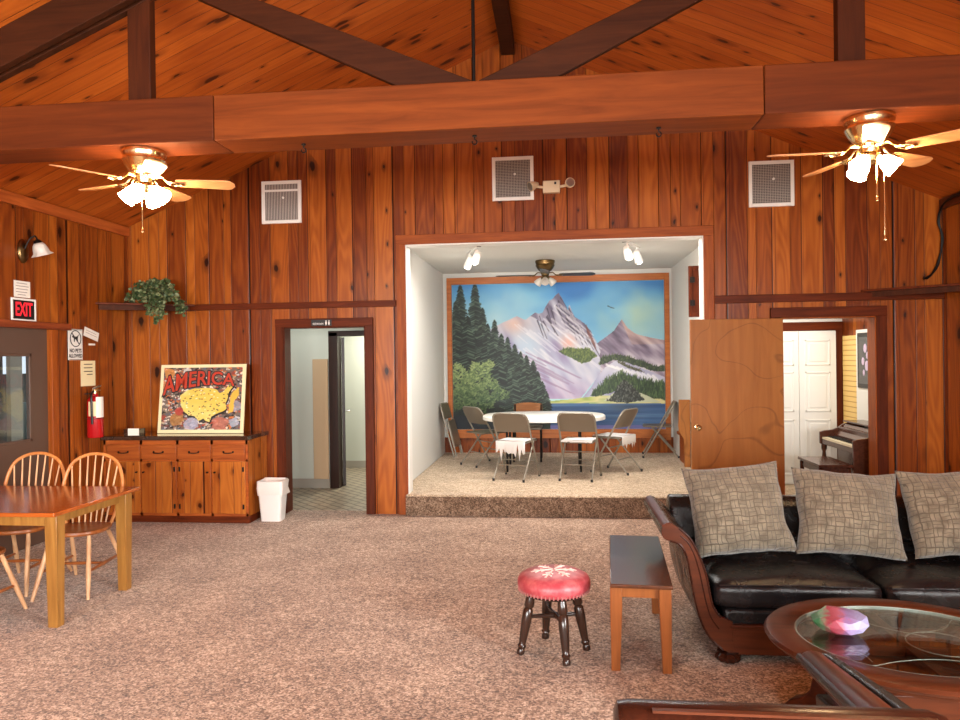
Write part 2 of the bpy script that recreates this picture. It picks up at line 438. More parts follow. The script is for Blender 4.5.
    def clump(pts, n, dark, light, sz, seed, tri=False):
        mm = c.poly(S(*pts), .012, seed); c.fill(mm, dark, .9)
        ys, xs = np.where(mm); rr = np.random.RandomState(seed)
        if len(ys) == 0: return
        for k in range(n):
            i = rr.randint(len(ys)); x, y = xs[i] / c.w, ys[i] / c.h
            col = np.array(dark) + (np.array(light) - np.array(dark)) * rr.rand() ** 1.3
            c.stroke(x, y, x + rr.uniform(-.006, .006), y - rr.uniform(.3, 1) * sz, rr.uniform(.7, 1.3), col, .9)
    clump(((478, 330), (510, 316), (560, 318), (600, 322), (628, 350), (600, 368), (570, 380), (530, 360), (500, 345)), 300, (56, 78, 40), (136, 152, 82), .016, 41)
    clump(((636, 385), (645, 358), (690, 346), (740, 352), (800, 372), (850, 392), (900, 396), (900, 414), (850, 412), (790, 394), (740, 374), (690, 366), (660, 380)), 300, (38, 54, 38), (96, 112, 70), .016, 42)
    clump(((700, 372), (740, 384), (790, 408), (812, 420), (770, 408), (720, 384)), 90, (60, 62, 50), (120, 120, 86), .012, 43)
    # meadow and water
    m = c.poly(S((415, 560), (440, 528), (520, 522), (600, 512), (700, 505), (900, 510), (900, 560)), .006, 19)
    c.fill(m, c.grad(c.vn(14, 40, 20, oct=2), [(124, 150, 84), (186, 196, 110), (214, 206, 150), (150, 176, 112)]))
    m = t > one(0, 541)[1] + (c.vn(8, 3, 23) - .5) * .014
    c.fill(m, c.grad(c.vn(3, 34, 22, oct=3) * .9 + (u - .5) * .12, [(28, 50, 92), (52, 86, 134), (96, 136, 176), (150, 180, 200)]))
    c.fill(m & (t < .93), (60, 74, 84), .55 * np.exp(-((u - .82) / .1) ** 2) * np.clip(c.vn(5, 40, 24) * 1.6 - .2, 0, 1))
    c.fill(t > one(0, 625)[1], (124, 106, 170), .6)
    clump(((596, 510), (625, 485), (650, 465), (690, 432), (720, 422), (760, 430), (800, 448), (850, 458), (900, 462), (900, 530), (850, 520), (800, 505), (700, 490), (640, 508)), 900, (30, 50, 32), (92, 118, 66), .035, 44)
    m = c.poly(S((650, 530), (690, 498), (730, 490), (800, 500), (850, 524), (880, 536), (760, 536)), .005, 30)
    c.fill(m, (192, 196, 164))
    clump(((664, 530), (690, 500), (708, 470), (735, 446), (765, 472), (790, 500), (812, 528), (740, 538)), 300, (26, 30, 28), (120, 126, 116), .014, 45)
    # firs
    def fir(x, y0, y1, wd, seed, dark=(18, 30, 28), light=(104, 128, 104)):
        rr = np.random.RandomState(seed); x_, a = one(x, y0); _, b = one(x, y1); wdu = wd / 848
        c.stroke(x_, a, x_, b, 1.3, (22, 26, 24), .95)
        n = int((y1 - y0) / 3.0)
        for k in range(n):
            f = k / n; y = a + (b - a) * f; ww = wdu * (.12 + .88 * f ** .75) * rr.uniform(.7, 1.15)
            for sg in (-1, 1):
                col = np.array(dark) if rr.rand() < .5 else np.array(dark) + (np.array(light) - np.array(dark)) * rr.rand() * .9
                c.stroke(x_, y, x_ + sg * ww, y + ww * .35 + .004, rr.uniform(1.0, 2.0), col, .9)
    m = c.poly(S((40, 330), (120, 300), (215, 300), (270, 330), (350, 400), (400, 455), (440, 545), (440, 650), (40, 650)), .012, 26)
    c.fill(m, c.grad(c.vn(40, 50, 27, oct=2), [(14, 20, 20), (26, 38, 34), (44, 58, 48)]))
    for i, (x, y0, y1, wd) in enumerate([(80, 55, 420, 52), (60, 120, 430, 46), (140, 52, 420, 58), (108, 180, 430, 50), (170, 150, 440, 44), (190, 215, 450, 44), (218, 200, 460, 42), (245, 255, 480, 42), (270, 270, 500, 42), (298, 300, 520, 44), (322, 330, 530, 40), (345, 345, 545, 46), (372, 365, 545, 42), (390, 410, 550, 36), (408, 450, 560, 32), (424, 490, 560, 24), (235, 340, 560, 50), (290, 400, 560, 44), (350, 450, 560, 40)]):
        fir(x, y0, y1, wd, 100 + i)
    # light bush, lower left
    rr = np.random.RandomState(5); bx, by = one(128, 485)
    for k in range(1700):
        a = rr.uniform(0, 2 * math.pi); r = rr.rand() ** .6 * (1 + .22 * math.sin(5 * a + 1) + .12 * math.sin(11 * a)); x = bx + .135 * r * math.cos(a) * (1 if math.cos(a) > 0 else .9); y = by + .19 * r * math.sin(a)
        lt = np.clip(.42 - (y - by) * 2.2 + rr.uniform(-.35, .35), 0, 1); col = np.array((40, 66, 36)) + (np.array((160, 178, 112)) - np.array((40, 66, 36))) * lt
        c.stroke(x, y, x + rr.uniform(-.014, .014), y - rr.uniform(0, .016), rr.uniform(.9, 1.9), col, .9)
    c.fill((t > .9) & (u < .42), (22, 30, 44), .7)
    a, b = one(672, 150), one(684, 156); c.stroke(*a, *b, 1.0, (50, 60, 70)); a, b = one(684, 156), one(697, 160); c.stroke(*a, *b, 1.0, (50, 60, 70))
    return c

def paint_puzzle():
    c = Canvas(192, 144, 9); u, t = c.u, c.t; rg = c.rg
    pal = [(40, 32, 28), (120, 96, 80), (170, 60, 40), (210, 120, 60), (240, 226, 206), (90, 100, 120), (190, 170, 140), (24, 22, 22), (140, 60, 50), (210, 206, 206), (30, 26, 24)]
    c.a[:] = (110, 96, 88)
    for k in range(1300):
        x, y = rg.rand(), rg.rand(); c.stroke(x, y, x + rg.uniform(-.045, .045), y + rg.uniform(-.025, .025), rg.uniform(.8, 2.8), pal[rg.randint(len(pal))], .95)
    for (x, y, r, col) in ((.08, .1, .07, (214, 140, 70)), (.05, .3, .06, (200, 120, 70)), (.2, .82, .09, (176, 120, 60)), (.22, .7, .05, (180, 60, 50)), (.38, .9, .08, (176, 176, 200)), (.75, .9, .1, (190, 110, 90)), (.93, .62, .07, (150, 150, 165)), (.3, .08, .06, (210, 210, 205)), (.28, .15, .03, (20, 20, 20)), (.92, .88, .06, (170, 180, 200))):
        m = ((u - x) / r) ** 2 + ((t - y) / (r * 1.2)) ** 2 < 1 + (c.vn(20, 20, int(x * 100)) - .5); c.fill(m, col, .8)
    us0 = [(.26, .47), (.33, .39), (.42, .355), (.55, .35), (.66, .37), (.70, .43), (.745, .40), (.79, .32), (.825, .27), (.845, .32), (.80, .42), (.79, .50), (.77, .58), (.785, .66), (.74, .70), (.66, .74), (.62, .78), (.60, .86), (.57, .84), (.53, .80), (.48, .84), (.44, .77), (.37, .75), (.31, .69), (.28, .60)]
    us = [(.53 + (x - .53) * 1.14, .58 + (y - .58) * 1.08) for x, y in us0]
    m = c.poly([(x + .012, y + .03) for x, y in us], .02, 4); c.fill(m, (26, 22, 26))
    m = c.poly(us, .012, 4)
    c.fill(m, c.grad(c.vn(8, 8, 6, oct=2) * .8 + (u - .4) * .6, [(236, 224, 150), (232, 204, 100), (226, 184, 64)]))
    ys, xs = np.where(m)
    for k in range(90):
        i = rg.randint(len(ys)); x, y = xs[i] / c.w, ys[i] / c.h; c.stroke(x, y, x + rg.uniform(-.02, .02), y + rg.uniform(-.008, .008), rg.uniform(.8, 1.6), [(70, 60, 40), (150, 90, 40), (60, 80, 60), (250, 244, 220)][rg.randint(4)], .9)
    m = c.poly([(.87, .42), (.96, .32), (.965, .45), (.91, .55), (.90, .72), (.84, .74), (.85, .6), (.86, .5)], .02, 8); c.fill(m, (224, 180, 70))
    return c
# ------------------------------------------------------------------ materials
WALL = [(0.0, rgb(66, 24, 8)), (.3, rgb(112, 48, 14)), (.55, rgb(152, 77, 23)), (.8, rgb(184, 103, 35)), (1.0, rgb(204, 130, 54))]
CEIL = [(0.0, rgb(124, 54, 17)), (.35, rgb(172, 84, 26)), (.65, rgb(194, 102, 35)), (1.0, rgb(212, 128, 52))]
CABW = [(0.0, rgb(112, 46, 14)), (.4, rgb(160, 82, 28)), (.7, rgb(190, 112, 44)), (1.0, rgb(208, 136, 62))]
M_wallb = planks('knotty_pine_across', 'X', 'Z', .145, WALL, knot=.26, bead=.55, knot_sc=(5.0, 2.6))
M_walll = planks('knotty_pine_along', 'Y', 'Z', .145, WALL, knot=.26, bead=.55, knot_sc=(5.0, 2.6))
M_ceil = planks('pine_ceiling', 'Y', 'X', .135, CEIL, knot=.62, knot_sc=(5.2, 2.4), ksize=1.25, regular=True, rough=.45, seam=.02, contrast=.7)
M_cab = planks('cabinet_pine', 'X', 'Z', .105, CABW, knot=.5, knot_sc=(5.5, 4.2), contrast=.7, off=.45)
M_cabs = planks('cabinet_pine_side', 'Y', 'Z', .1, CABW, knot=.5, knot_sc=(5.5, 4.2), contrast=.7)
M_drawer = wood('drawer_pine', rgb(132, 60, 22), rgb(172, 90, 36), 'X', rough=.35)
M_trim = wood('red_stained_trim', rgb(72, 27, 11), rgb(108, 46, 18), 'X', rough=.45, coat=0, spec=.12)
M_trimz = wood('red_stained_casing', rgb(66, 26, 12), rgb(100, 43, 18), 'Z', rough=.45, coat=0, spec=.12)
M_pinez = wood('pine_casing', rgb(126, 56, 17), rgb(164, 84, 28), 'Z', rough=.45, coat=0, spec=.2)
M_pinex = wood('pine_rail', rgb(126, 56, 17), rgb(164, 84, 28), 'X', rough=.45, coat=0, spec=.2)
M_beam = wood('beam_wood', rgb(98, 44, 13), rgb(130, 64, 22), 'X', rough=.6, scale=.7, coat=0, spec=.15)
M_beamd = wood('dark_beam_wood', rgb(80, 34, 11), rgb(106, 49, 16), 'X', rough=.6, scale=.7, coat=0, spec=.15)
M_post = wood('truss_wood', rgb(56, 24, 9), rgb(78, 36, 14), 'Z', rough=.6, coat=0, spec=.15)
M_web = wood('truss_web_wood', rgb(50, 23, 9), rgb(72, 35, 15), 'X', rough=.6, coat=0, spec=.15)
M_ply = wood('plywood_veneer', rgb(146, 88, 38), rgb(168, 106, 50), 'Z', rough=.4, scale=.5, coat=.03, figure=.5)
M_plaster = plain('white_plaster', rgb(226, 226, 220), .85, bump=.1, bscale=40)
M_hallw = plain('hall_paint', rgb(206, 208, 196), .8)
M_white = plain('white_paint', rgb(236, 234, 228), .5)
M_black = plain('black_plastic', rgb(20, 18, 18), .4)
M_brass = plain('brass', rgb(226, 200, 150), .2, 1.0)
M_abrass = plain('aged_brass', rgb(120, 96, 62), .3, 1.0)
M_chrome = plain('steel', rgb(180, 178, 172), .3, 1.0)
M_iron = plain('black_iron', rgb(26, 22, 20), .45, .6)
M_gray = plain('grey_steel_paint', rgb(140, 132, 118), .35, .35)
M_graybk = plain('taupe_steel_paint', rgb(116, 104, 89), .38, .25)
M_rubber = plain('dark_rubber', rgb(40, 38, 38), .7)
M_table = wood('honey_table_leg', rgb(128, 84, 34), rgb(162, 114, 54), 'Z', rough=.35)
M_tabtop = wood('cherry_tabletop', rgb(136, 62, 20), rgb(168, 86, 32), 'X', rough=.18, coat=.3)
M_wind = wood('windsor_oak', rgb(176, 104, 52), rgb(206, 136, 76), 'Z', rough=.35)
M_windl = wood('windsor_leg', rgb(190, 138, 98), rgb(218, 174, 132), 'Z', rough=.4)
M_windd = wood('windsor_seat', rgb(120, 62, 28), rgb(160, 90, 42), 'X', rough=.3)
M_counter = plain('dark_laminate', rgb(62, 40, 28), .16, vary=.2, bscale=30, Coat_Weight=.6)
M_red = plain('red_enamel', rgb(176, 16, 24), .25, Coat_Weight=.5)
M_paper = plain('paper', rgb(238, 232, 222), .8)
M_cream = plain('cream_paper', rgb(240, 224, 178), .8)
M_ink = plain('ink', rgb(40, 36, 36), .7)
M_grayink = plain('pale_ink', rgb(150, 140, 136), .8)
M_vinyl = plain('white_bin', rgb(226, 222, 218), .4)
M_bag = plain('plastic_bag', rgb(232, 222, 216), .35, bump=.3, bscale=22)
M_mahog = wood('mahogany', rgb(58, 25, 12), rgb(86, 40, 20), 'X', rough=.3, coat=.0, spec=.2)
M_mahogy = wood('mahogany_lengthways', rgb(70, 29, 13), rgb(102, 45, 20), 'Y', rough=.3, coat=.0, spec=.2)
M_mahogd = wood('dark_mahogany', rgb(36, 15, 9), rgb(58, 25, 14), 'Y', rough=.26, coat=.05)
M_endtop = wood('end_table_top', rgb(70, 38, 24), rgb(92, 54, 36), 'Y', rough=.2, coat=.35)
M_endleg = wood('end_table_leg', rgb(120, 64, 28), rgb(150, 86, 40), 'Z', rough=.35)
M_dleg = wood('ebonised_leg', rgb(34, 22, 18), rgb(58, 36, 26), 'Z', rough=.25, coat=.4)
M_pianow = wood('piano_walnut', rgb(60, 30, 20), rgb(92, 50, 32), 'Y', rough=.25, coat=.4)
M_ivory = plain('ivory', rgb(232, 218, 186), .3)
M_leaf = plain('ivy_leaf', rgb(66, 84, 48), .55, vary=.5, bscale=110)
M_leaf2 = plain('pale_ivy_leaf', rgb(116, 124, 84), .55, vary=.35, bscale=110)
M_stem = plain('ivy_stem', rgb(84, 70, 40), .7)
M_brown = plain('brown_steel_door', rgb(88, 66, 54), .45)
M_blade = wood('fan_blade', rgb(196, 132, 84), rgb(222, 164, 112), 'X', rough=.4)
M_bladed = plain('black_fan_blade', rgb(40, 40, 42), .4)
M_lace = plain('white_cloth', rgb(230, 226, 224), .85, bump=.5, bscale=120)
M_tabw = plain('white_plastic_table', rgb(238, 236, 228), .4)

def leather():
    g = G('black_leather'); o = g.obj()
    h = g.math('ADD', g.math('MULTIPLY', g.noise(o, 5, 3, .5, .8), 1.0), g.math('MULTIPLY', g.n('ShaderNodeTexVoronoi', {'Vector': o, 'Scale': 260.0}).outputs[0], .12))
    return g.pbr(g.ramp(g.noise(o, 6, 3), [(.3, rgb(16, 14, 15)), (.75, rgb(32, 28, 29))]), g.mr(g.noise(o, 9, 3), .3, .7, .16, .32), 0, g.bump(h, .26, .02), Specular_IOR_Level=.36)
M_leather = leather()

def weave():
    g = G('basket_weave_fabric'); o = g.obj(); sp = g.n('ShaderNodeSeparateXYZ', {0: o}).outputs
    s = 22.0
    wob = g.n('ShaderNodeSeparateColor', {0: g.noise(o, 9, 2, out=1)}).outputs
    x = g.math('ADD', g.math('MULTIPLY', sp[0], s), g.math('MULTIPLY', wob[0], .9)); y = g.math('ADD', g.math('MULTIPLY', sp[1], s), g.math('MULTIPLY', wob[1], .9))
    ck = g.math('MODULO', g.math('ABSOLUTE', g.math('ADD', g.math('FLOOR', x), g.math('FLOOR', y))), 2.0)
    fx, fy = g.math('FRACT', x), g.math('FRACT', y)
    def lines(a, k): 
        f = g.math('FRACT', g.math('MULTIPLY', a, k)); return g.math('MINIMUM', f, g.math('SUBTRACT', 1.0, f))
    lx, ly = lines(fx, 2.0), lines(fy, 2.0)
    ln = g.math('ADD', g.math('MULTIPLY', ck, lx), g.math('MULTIPLY', g.math('SUBTRACT', 1.0, ck), ly))
    edge = g.math('MINIMUM', g.math('MINIMUM', fx, g.math('SUBTRACT', 1.0, fx)), g.math('MINIMUM', fy, g.math('SUBTRACT', 1.0, fy)))
    d = g.math('MINIMUM', ln, g.math('MULTIPLY', edge, 1.4))
    k = g.mr(d, .0, .13)
    base = g.ramp(g.noise(o, 16, 4), [(.3, rgb(88, 77, 62)), (.7, rgb(130, 117, 98))])
    col = g.mix(k, rgb(74, 62, 48), base)
    h = g.math('ADD', k, g.math('MULTIPLY', g.noise(o, 240, 2), .5))
    return g.pbr(col, .9, 0, g.bump(h, .5, .006), Sheen_Weight=.25)
M_weave = weave()

def carpet(name, stops, sc=62.0):
    g = G(name); p = g.n('ShaderNodeNewGeometry').outputs['Position']
    vo = g.n('ShaderNodeTexVoronoi', {'Vector': p, 'Scale': sc * 1.75, 'Randomness': 1.0}); a = g.n('ShaderNodeSeparateColor', {0: vo.outputs['Color']}).outputs[0]; b = g.noise(p, 2.2, 3, .5); c = g.noise(p, sc * .33, 2, .6)
    f = g.math('ADD', g.math('MULTIPLY', g.math('SUBTRACT', a, .5), .50), g.math('ADD', g.math('MULTIPLY', g.math('SUBTRACT', b, .5), .35), g.math('MULTIPLY', g.math('SUBTRACT', c, .5), .55)))
    f = g.math('ADD', f, .5, clamp=True)
    return g.pbr(g.ramp(f, stops), .95, 0, g.bump(g.math('ADD', a, g.math('MULTIPLY', c, .8)), .45, .012), Sheen_Weight=.15)
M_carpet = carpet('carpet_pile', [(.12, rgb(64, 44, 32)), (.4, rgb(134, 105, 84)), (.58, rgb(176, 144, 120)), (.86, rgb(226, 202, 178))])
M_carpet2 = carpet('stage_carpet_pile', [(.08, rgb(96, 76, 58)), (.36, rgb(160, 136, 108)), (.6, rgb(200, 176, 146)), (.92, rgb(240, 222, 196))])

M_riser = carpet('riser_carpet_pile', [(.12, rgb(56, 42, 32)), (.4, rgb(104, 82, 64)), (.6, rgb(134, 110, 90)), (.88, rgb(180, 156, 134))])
def tile():
    g = G('floor_tile'); p = g.n('ShaderNodeNewGeometry').outputs['Position']
    mp = g.n('ShaderNodeMapping', {'Vector': p, 'Rotation': (0, 0, R(45))}).outputs[0]
    bt = g.n('ShaderNodeTexBrick', {'Vector': mp, 'Color1': rgb(176, 160, 138), 'Color2': rgb(160, 146, 126), 'Mortar': rgb(96, 84, 72), 'Scale': 1.0, 'Mortar Size': .012, 'Brick Width': .2, 'Row Height': .1})
    return g.pbr(bt.outputs[0], .35)
M_tile = tile()
def grid_mat(name, back, bar, s, ax='XZ', w=.28):
    g = G(name); p = g.pos()
    f = [g.math('FRACT', g.math('MULTIPLY', p['XYZ'.index(a)], s)) for a in ax]
    m = g.math('MAXIMUM', g.math('LESS_THAN', f[0], w), g.math('LESS_THAN', f[-1], w))
    return g.pbr(g.mix(m, back, bar), .5, 0, g.bump(m, .6, .004))
M_grille = grid_mat('vent_grille', rgb(40, 36, 34), rgb(176, 166, 156), 62)
M_grillev = grid_mat('vent_louvre', rgb(60, 54, 50), rgb(186, 176, 168), 58, 'X', .5)
M_blind = grid_mat('sunlit_yellow_slats', rgb(200, 150, 72), rgb(244, 206, 128), 16, 'Z', .82)  # pale yellow puts the sun on the blinds into their colour
def glass(name, tint=(.95, .97, .97, 1), refl=1.0):
    g = G(name); fr = g.math('ADD', .04, g.math('MULTIPLY', .96, g.math('POWER', g.n('ShaderNodeLayerWeight', {'Blend': .5}).outputs['Facing'], 4.0)))
    t = g.n('ShaderNodeBsdfTransparent', {'Color': tint}); gl = g.n('ShaderNodeBsdfGlossy', {'Color': (1, 1, 1, 1), 'Roughness': .02})
    mx = g.n('ShaderNodeMixShader', {0: g.math('MULTIPLY', fr, refl), 1: t.outputs[0], 2: gl.outputs[0]})
    g.t.links.new(mx.outputs[0], g.out.inputs[0]); return g.m
M_glass = glass('window_glass'); M_tglass = glass('table_glass', (.88, .94, .92, 1), .9)
def emit(name, c, s):
    g = G(name); e = g.n('ShaderNodeEmission', {'Color': c, 'Strength': s}); g.t.links.new(e.outputs[0], g.out.inputs[0]); return g.m
M_lamp = emit('lit_lamp_shade', (1.0, .68, .36, 1), 85.0)
M_track = emit('lit_track_bulb', (1.0, .93, .84, 1), 55.0)
M_paleglass = plain('frosted_glass', rgb(240, 232, 222), .35, Transmission_Weight=.25)
M_frost = M_paleglass
M_exitred = emit('exit_red', (1.0, .03, .04, 1), .9)
M_paint = paint_mat('mural_paint', .55, .15); M_print = paint_mat('puzzle_print', .35)
def stoolmat():
    g = G('red_vinyl'); o = g.obj()
    return g.pbr(g.mix(g.mr(g.noise(o, 22, 3), .35, .7), rgb(166, 58, 68), rgb(190, 94, 98)), .42, 0, g.bump(g.noise(o, 60, 3), .2, .004))
M_redv = stoolmat()

# ------------------------------------------------------------------ room shell
XL, XR, YB, YR, RX, EAVE, SL = -4.71, 3.77, 7.5, -3.6, -.47, 3.14, .43
def roof(x): return EAVE + SL * (4.24 - abs(x - RX))
b = bm_new(); box(b, XL - .15, XR + .15, YR - .15, YB + .15, -.12, 0); struct('floor', b, M_carpet)
def wallpoly(b, x0, x1, z0, y0=YB, y1=YB + .15):
    pts = [(x0, z0), (x1, z0), (x1, roof(x1) + .05)]
    if x0 < RX < x1: pts.append((RX, roof(RX) + .05))
    pts.append((x0, roof(x0) + .05)); prism(b, pts, y0, y1, 'y')
D1 = (-2.93, -2.03, 2.005); ST = (-1.583, 1.485, 2.855); D2 = (2.228, 3.135, 2.01)
b = bm_new()
for x0, x1, z0 in ((XL - .15, D1[0], 0), (D1[0], D1[1], D1[2]), (D1[1], ST[0], 0), (ST[0], ST[1], ST[2]), (ST[1], D2[0], 0), (D2[0], D2[1], D2[2]), (D2[1], XR + .15, 0)):
    wallpoly(b, x0, x1, z0)
struct('wall_back', b, M_wallb)
# left wall with the exit door opening
ED = (5.02, 6.24, 1.965)
b = bm_new()
for y0, y1, z0 in ((YR, ED[0], 0), (ED[0], ED[1], ED[2]), (ED[1], YB, 0)): box(b, XL - .15, XL, y0, y1, z0, EAVE + .06)
struct('wall_left', b, M_walll)
# right wall and rear wall with windows
RW = [(-2.6, -1.0), (-.3, 1.3)]; WZ = (.85, 2.35)
b = bm_new(); ys = [YR] + [v for w in RW for v in w] + [YB]
for i in range(0, len(ys) - 1):
    if i % 2 == 0: box(b, XR, XR + .15, ys[i], ys[i + 1], 0, EAVE + .06)
    else: box(b, XR, XR + .15, ys[i], ys[i + 1], 0, WZ[0]); box(b, XR, XR + .15, ys[i], ys[i + 1], WZ[1], EAVE + .06)
struct('wall_right', b, M_walll)
BW = [(-4.0, -2.2), (-1.4, .4), (1.2, 3.0)]
b = bm_new(); xs = [XL - .15] + [v for w in BW for v in w] + [XR + .15]
for i in range(len(xs) - 1):
    if i % 2 == 0: wallpoly(b, xs[i], xs[i + 1], 0, YR - .15, YR)
    else: wallpoly(b, xs[i], xs[i + 1], WZ[1], YR - .15, YR); box(b, xs[i], xs[i + 1], YR - .15, YR, 0, WZ[0])
struct('wall_rear', b, M_wallb)
wi = 0
def window(axis, a0, a1, at):
    global wi; wi += 1
    f = bm_new(); z0, z1 = WZ
    def bb(b_, u0, u1, v0, v1, d0, d1):
        if axis == 'x': box(b_, at + d0, at + d1, u0, u1, v0, v1)
        else: box(b_, u0, u1, at + d0, at + d1, v0, v1)
    m = .5 * (a0 + a1)
    for q in ((a0, a0 + .06, z0, z1), (a1 - .06, a1, z0, z1), (a0, a1, z0, z0 + .06), (a0, a1, z1 - .06, z1), (m - .02, m + .02, z0, z1)): bb(f, *q, .03, .12)
    o = struct('window_%d' % wi, f, M_white)
    p = bm_new(); bb(p, a0 + .05, a1 - .05, z0 + .05, z1 - .05, .07, .076); obj('pane', p, M_glass, o, smooth=False)
for a, c in RW: window('x', a, c, XR)
for a, c in BW: window('y', a, c, YR - .15)
# sloping plank ceiling
for sg, nm in ((-1, 'ceiling_left'), (1, 'ceiling_right')):
    b = bm_new(); xe = RX + sg * 4.45
    pts = [(RX, EAVE + SL * 4.24), (xe, EAVE - SL * .21), (xe, EAVE - SL * .21 + .12), (RX, EAVE + SL * 4.24 + .12)]
    prism(b, pts, YR - .15, YB + .15, 'y'); struct(nm, b, M_ceil)
sbox('ridge_beam', M_web, RX - .07, RX + .07, YR, YB, 4.80, 4.96, .006)['kind'] = 'structure'
# eave boards and wall rails
b = bm_new(); box(b, XL, XL + .03, YR, YB, 3.035, 3.14); struct('trim_eave_left', b, wood('eave_trim', rgb(150, 70, 28), rgb(190, 100, 44), 'Y', rough=.4), bev=.004)
b = bm_new(); box(b, XR - .03, XR, YR, YB, 3.035, 3.14); struct('trim_eave_right', b, M_mahogy, bev=.004)
sbox('trim_rail_left', M_trim, -4.0, -1.69, YB - .03, YB, 2.205, 2.272, .005)
sbox('trim_rail_right', M_trim, 1.585, XR, YB - .03, YB, 2.165, 2.245, .005)
# tie beam of the roof truss: three lengths butted together
for x0, x1, m in ((-4.62, -2.022, M_beamd), (-2.018, 1.148, M_beam), (1.152, 3.68, M_beamd)):
    sbox('tie_beam', m, x0, x1, 4.1, 4.386, 2.965, 3.236, .006)
for x0, x1 in ((-2.60, -2.455), (1.565, 1.71)):
    b = bm_new(); prism(b, [(x0, 3.237), (x1, 3.237), (x1, roof(x1)), (x0, roof(x0))], 4.17, 4.235, 'y'); struct('truss_post', b, M_post, bev=.004)
for sg in (-1, 1):
    b = bm_new(); cx = -.455
    prism(b, [(cx + sg * .02, 3.237), (cx + sg * .40, 3.237), (cx + sg * .46, 3.262), (cx + sg * 1.72, 3.262 + 1.26 * .485), (cx + sg * 1.66, 3.262 + 1.26 * .485 + .11), (cx + sg * .02, 3.237 + .04)], 4.20, 4.24, 'y')
    struct('truss_web', b, M_web, bev=.004)
    for y0, y1 in ((4.085, 4.135), (4.165, 4.215)):
        b = bm_new(); xe = RX + sg * 4.2
        prism(b, [(RX, roof(RX)), (xe, roof(xe)), (xe, roof(xe) - .24), (RX, roof(RX) - .24)], y0, y1, 'y'); struct('rafter', b, M_web, bev=.004)
    for d in (2.95, 3.6, 2.35):
        x0, x1 = RX + sg * d, RX + sg * (d + .14)
        b = bm_new(); prism(b, [(x0, roof(x0)), (x1, roof(x1)), (x1, roof(x1) - .22), (x0, roof(x0) - .22)], 4.136, 4.164, 'y'); struct('rafter_block', b, M_post)
b = bm_new(); cyl(b, (RX, 4.24, 3.237), (RX, 4.24, 4.80), .011, seg=10); struct('king_rod', b, M_iron)
# ---- casings round the openings
def casing(nm, x0, x1, z1, w, mz, mx, y=YB, d=.03, zb=0.0):
    sbox('trim_%s_jamb' % nm, mz, x0 - w, x0, y - d, y, zb, z1 + w, .004); sbox('trim_%s_post' % nm, mz, x1, x1 + w, y - d, y, zb, z1 + w, .004)
    sbox('trim_%s_head' % nm, mx, x0 - w, x1 + w, y - d - .006, y, z1, z1 + w, .004)
casing('hall', D1[0], D1[1], D1[2], .088, M_trimz, M_trim)
casing('stage', ST[0], ST[1], ST[2], .10, M_pinez, M_pinex)
casing('music', D2[0], D2[1], D2[2], .10, M_trimz, M_trim)
def lining(nm, x0, x1, z1, m, zb=0.0):
    b = bm_new(); t = .012
    box(b, x0, x0 + t, YB - .02, YB + .16, zb, z1); box(b, x1 - t, x1, YB - .02, YB + .16, zb, z1); box(b, x0, x1, YB - .02, YB + .16, z1 - t, z1)
    struct('trim_%s_lining' % nm, b, m, bev=.002)
lining('hall', *D1, M_trimz); lining('stage', *ST, M_white, .22); lining('music', *D2, M_pinez)
# ---- stage alcove
AX0, AX1, AY, AZ = -1.71, 1.68, 10.8, 2.93
b = bm_new(); box(b, -1.60, 1.50, 7.42, YB + .15, 0.001, .22); box(b, AX0, AX1, YB + .15, AY, 0.001, .22); struct('floor_stage', b, M_carpet2, bev=.012)
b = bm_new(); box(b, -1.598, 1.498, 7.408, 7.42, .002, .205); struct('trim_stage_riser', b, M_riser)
sbox('wall_alcove_left', M_plaster, AX0 - .1, AX0, YB + .15, AY + .1, 0, AZ + .1)
sbox('wall_alcove_right', M_plaster, AX1, AX1 + .1, YB + .15, AY + .1, 0, AZ + .1)
sbox('wall_alcove_back', M_plaster, AX0, AX1, AY, AY + .1, 0, AZ + .1)
sbox('ceiling_alcove', M_plaster, AX0 - .1, AX1 + .1, YB + .15, AY + .1, AZ, AZ + .1)
b = bm_new(); box(b, AX0 + .001, AX1 - .001, AY - .012, AY, .22, .45); struct('trim_wainscot', b, M_wallb)
# ---- hall behind the narrow doorway
HM = M_hallw
sbox('floor_hall', M_tile, -4.3, -1.85, YB + .15, 11.0, -.12, 0)
b = bm_new(); box(b, -4.4, -4.3, YB + .15, 11.0, 0, 2.4); struct('wall_hall_left', b, HM)
b = bm_new(); box(b, -1.9, -1.82, YB + .15, 11.0, 0, 2.4); struct('wall_hall_right', b, HM)
b = bm_new(); box(b, -4.3, -2.92, 9.0, 9.1, 0, 2.4); box(b, -2.92, -1.9, 9.0, 9.1, 1.99, 2.4); struct('wall_hall_middle', b, HM)
sbox('wall_hall_back', HM, -4.3, -1.9, 10.7, 10.8, 0, 2.4)
sbox('ceiling_hall', M_hallw, -4.4, -1.82, YB + .15, 11.0, 2.4, 2.5)
M_basetile = plain('base_tile', rgb(166, 158, 146), .4)
sbox('baseboard_hall', M_basetile, -4.3, -2.93, 8.985, 9.0, 0, .12, .003); sbox('baseboard_hall_back', M_basetile, -4.3, -1.9, 10.685, 10.7, 0, .11, .003)
M_darkj = wood('dark_jamb', rgb(34, 18, 12), rgb(54, 28, 18), 'Z', rough=.4)
b = bm_new(); box(b, -2.92, -2.80, 8.97, 9.13, 0, 2.0); box(b, -2.92, -1.9, 8.97, 9.13, 1.95, 2.02); struct('trim_hall_inner', b, M_darkj, bev=.004)
M_beige = plain('beige_paint', rgb(196, 166, 132), .8)
sbox('trim_hall_panel', M_beige, -3.13, -2.93, 8.96, 8.985, .12, 1.66, .003)
b = bm_new(); ddir = Vector((-2.78, 9.13, 0)).normalized(); px_ = Vector((ddir.y, -ddir.x, 0))
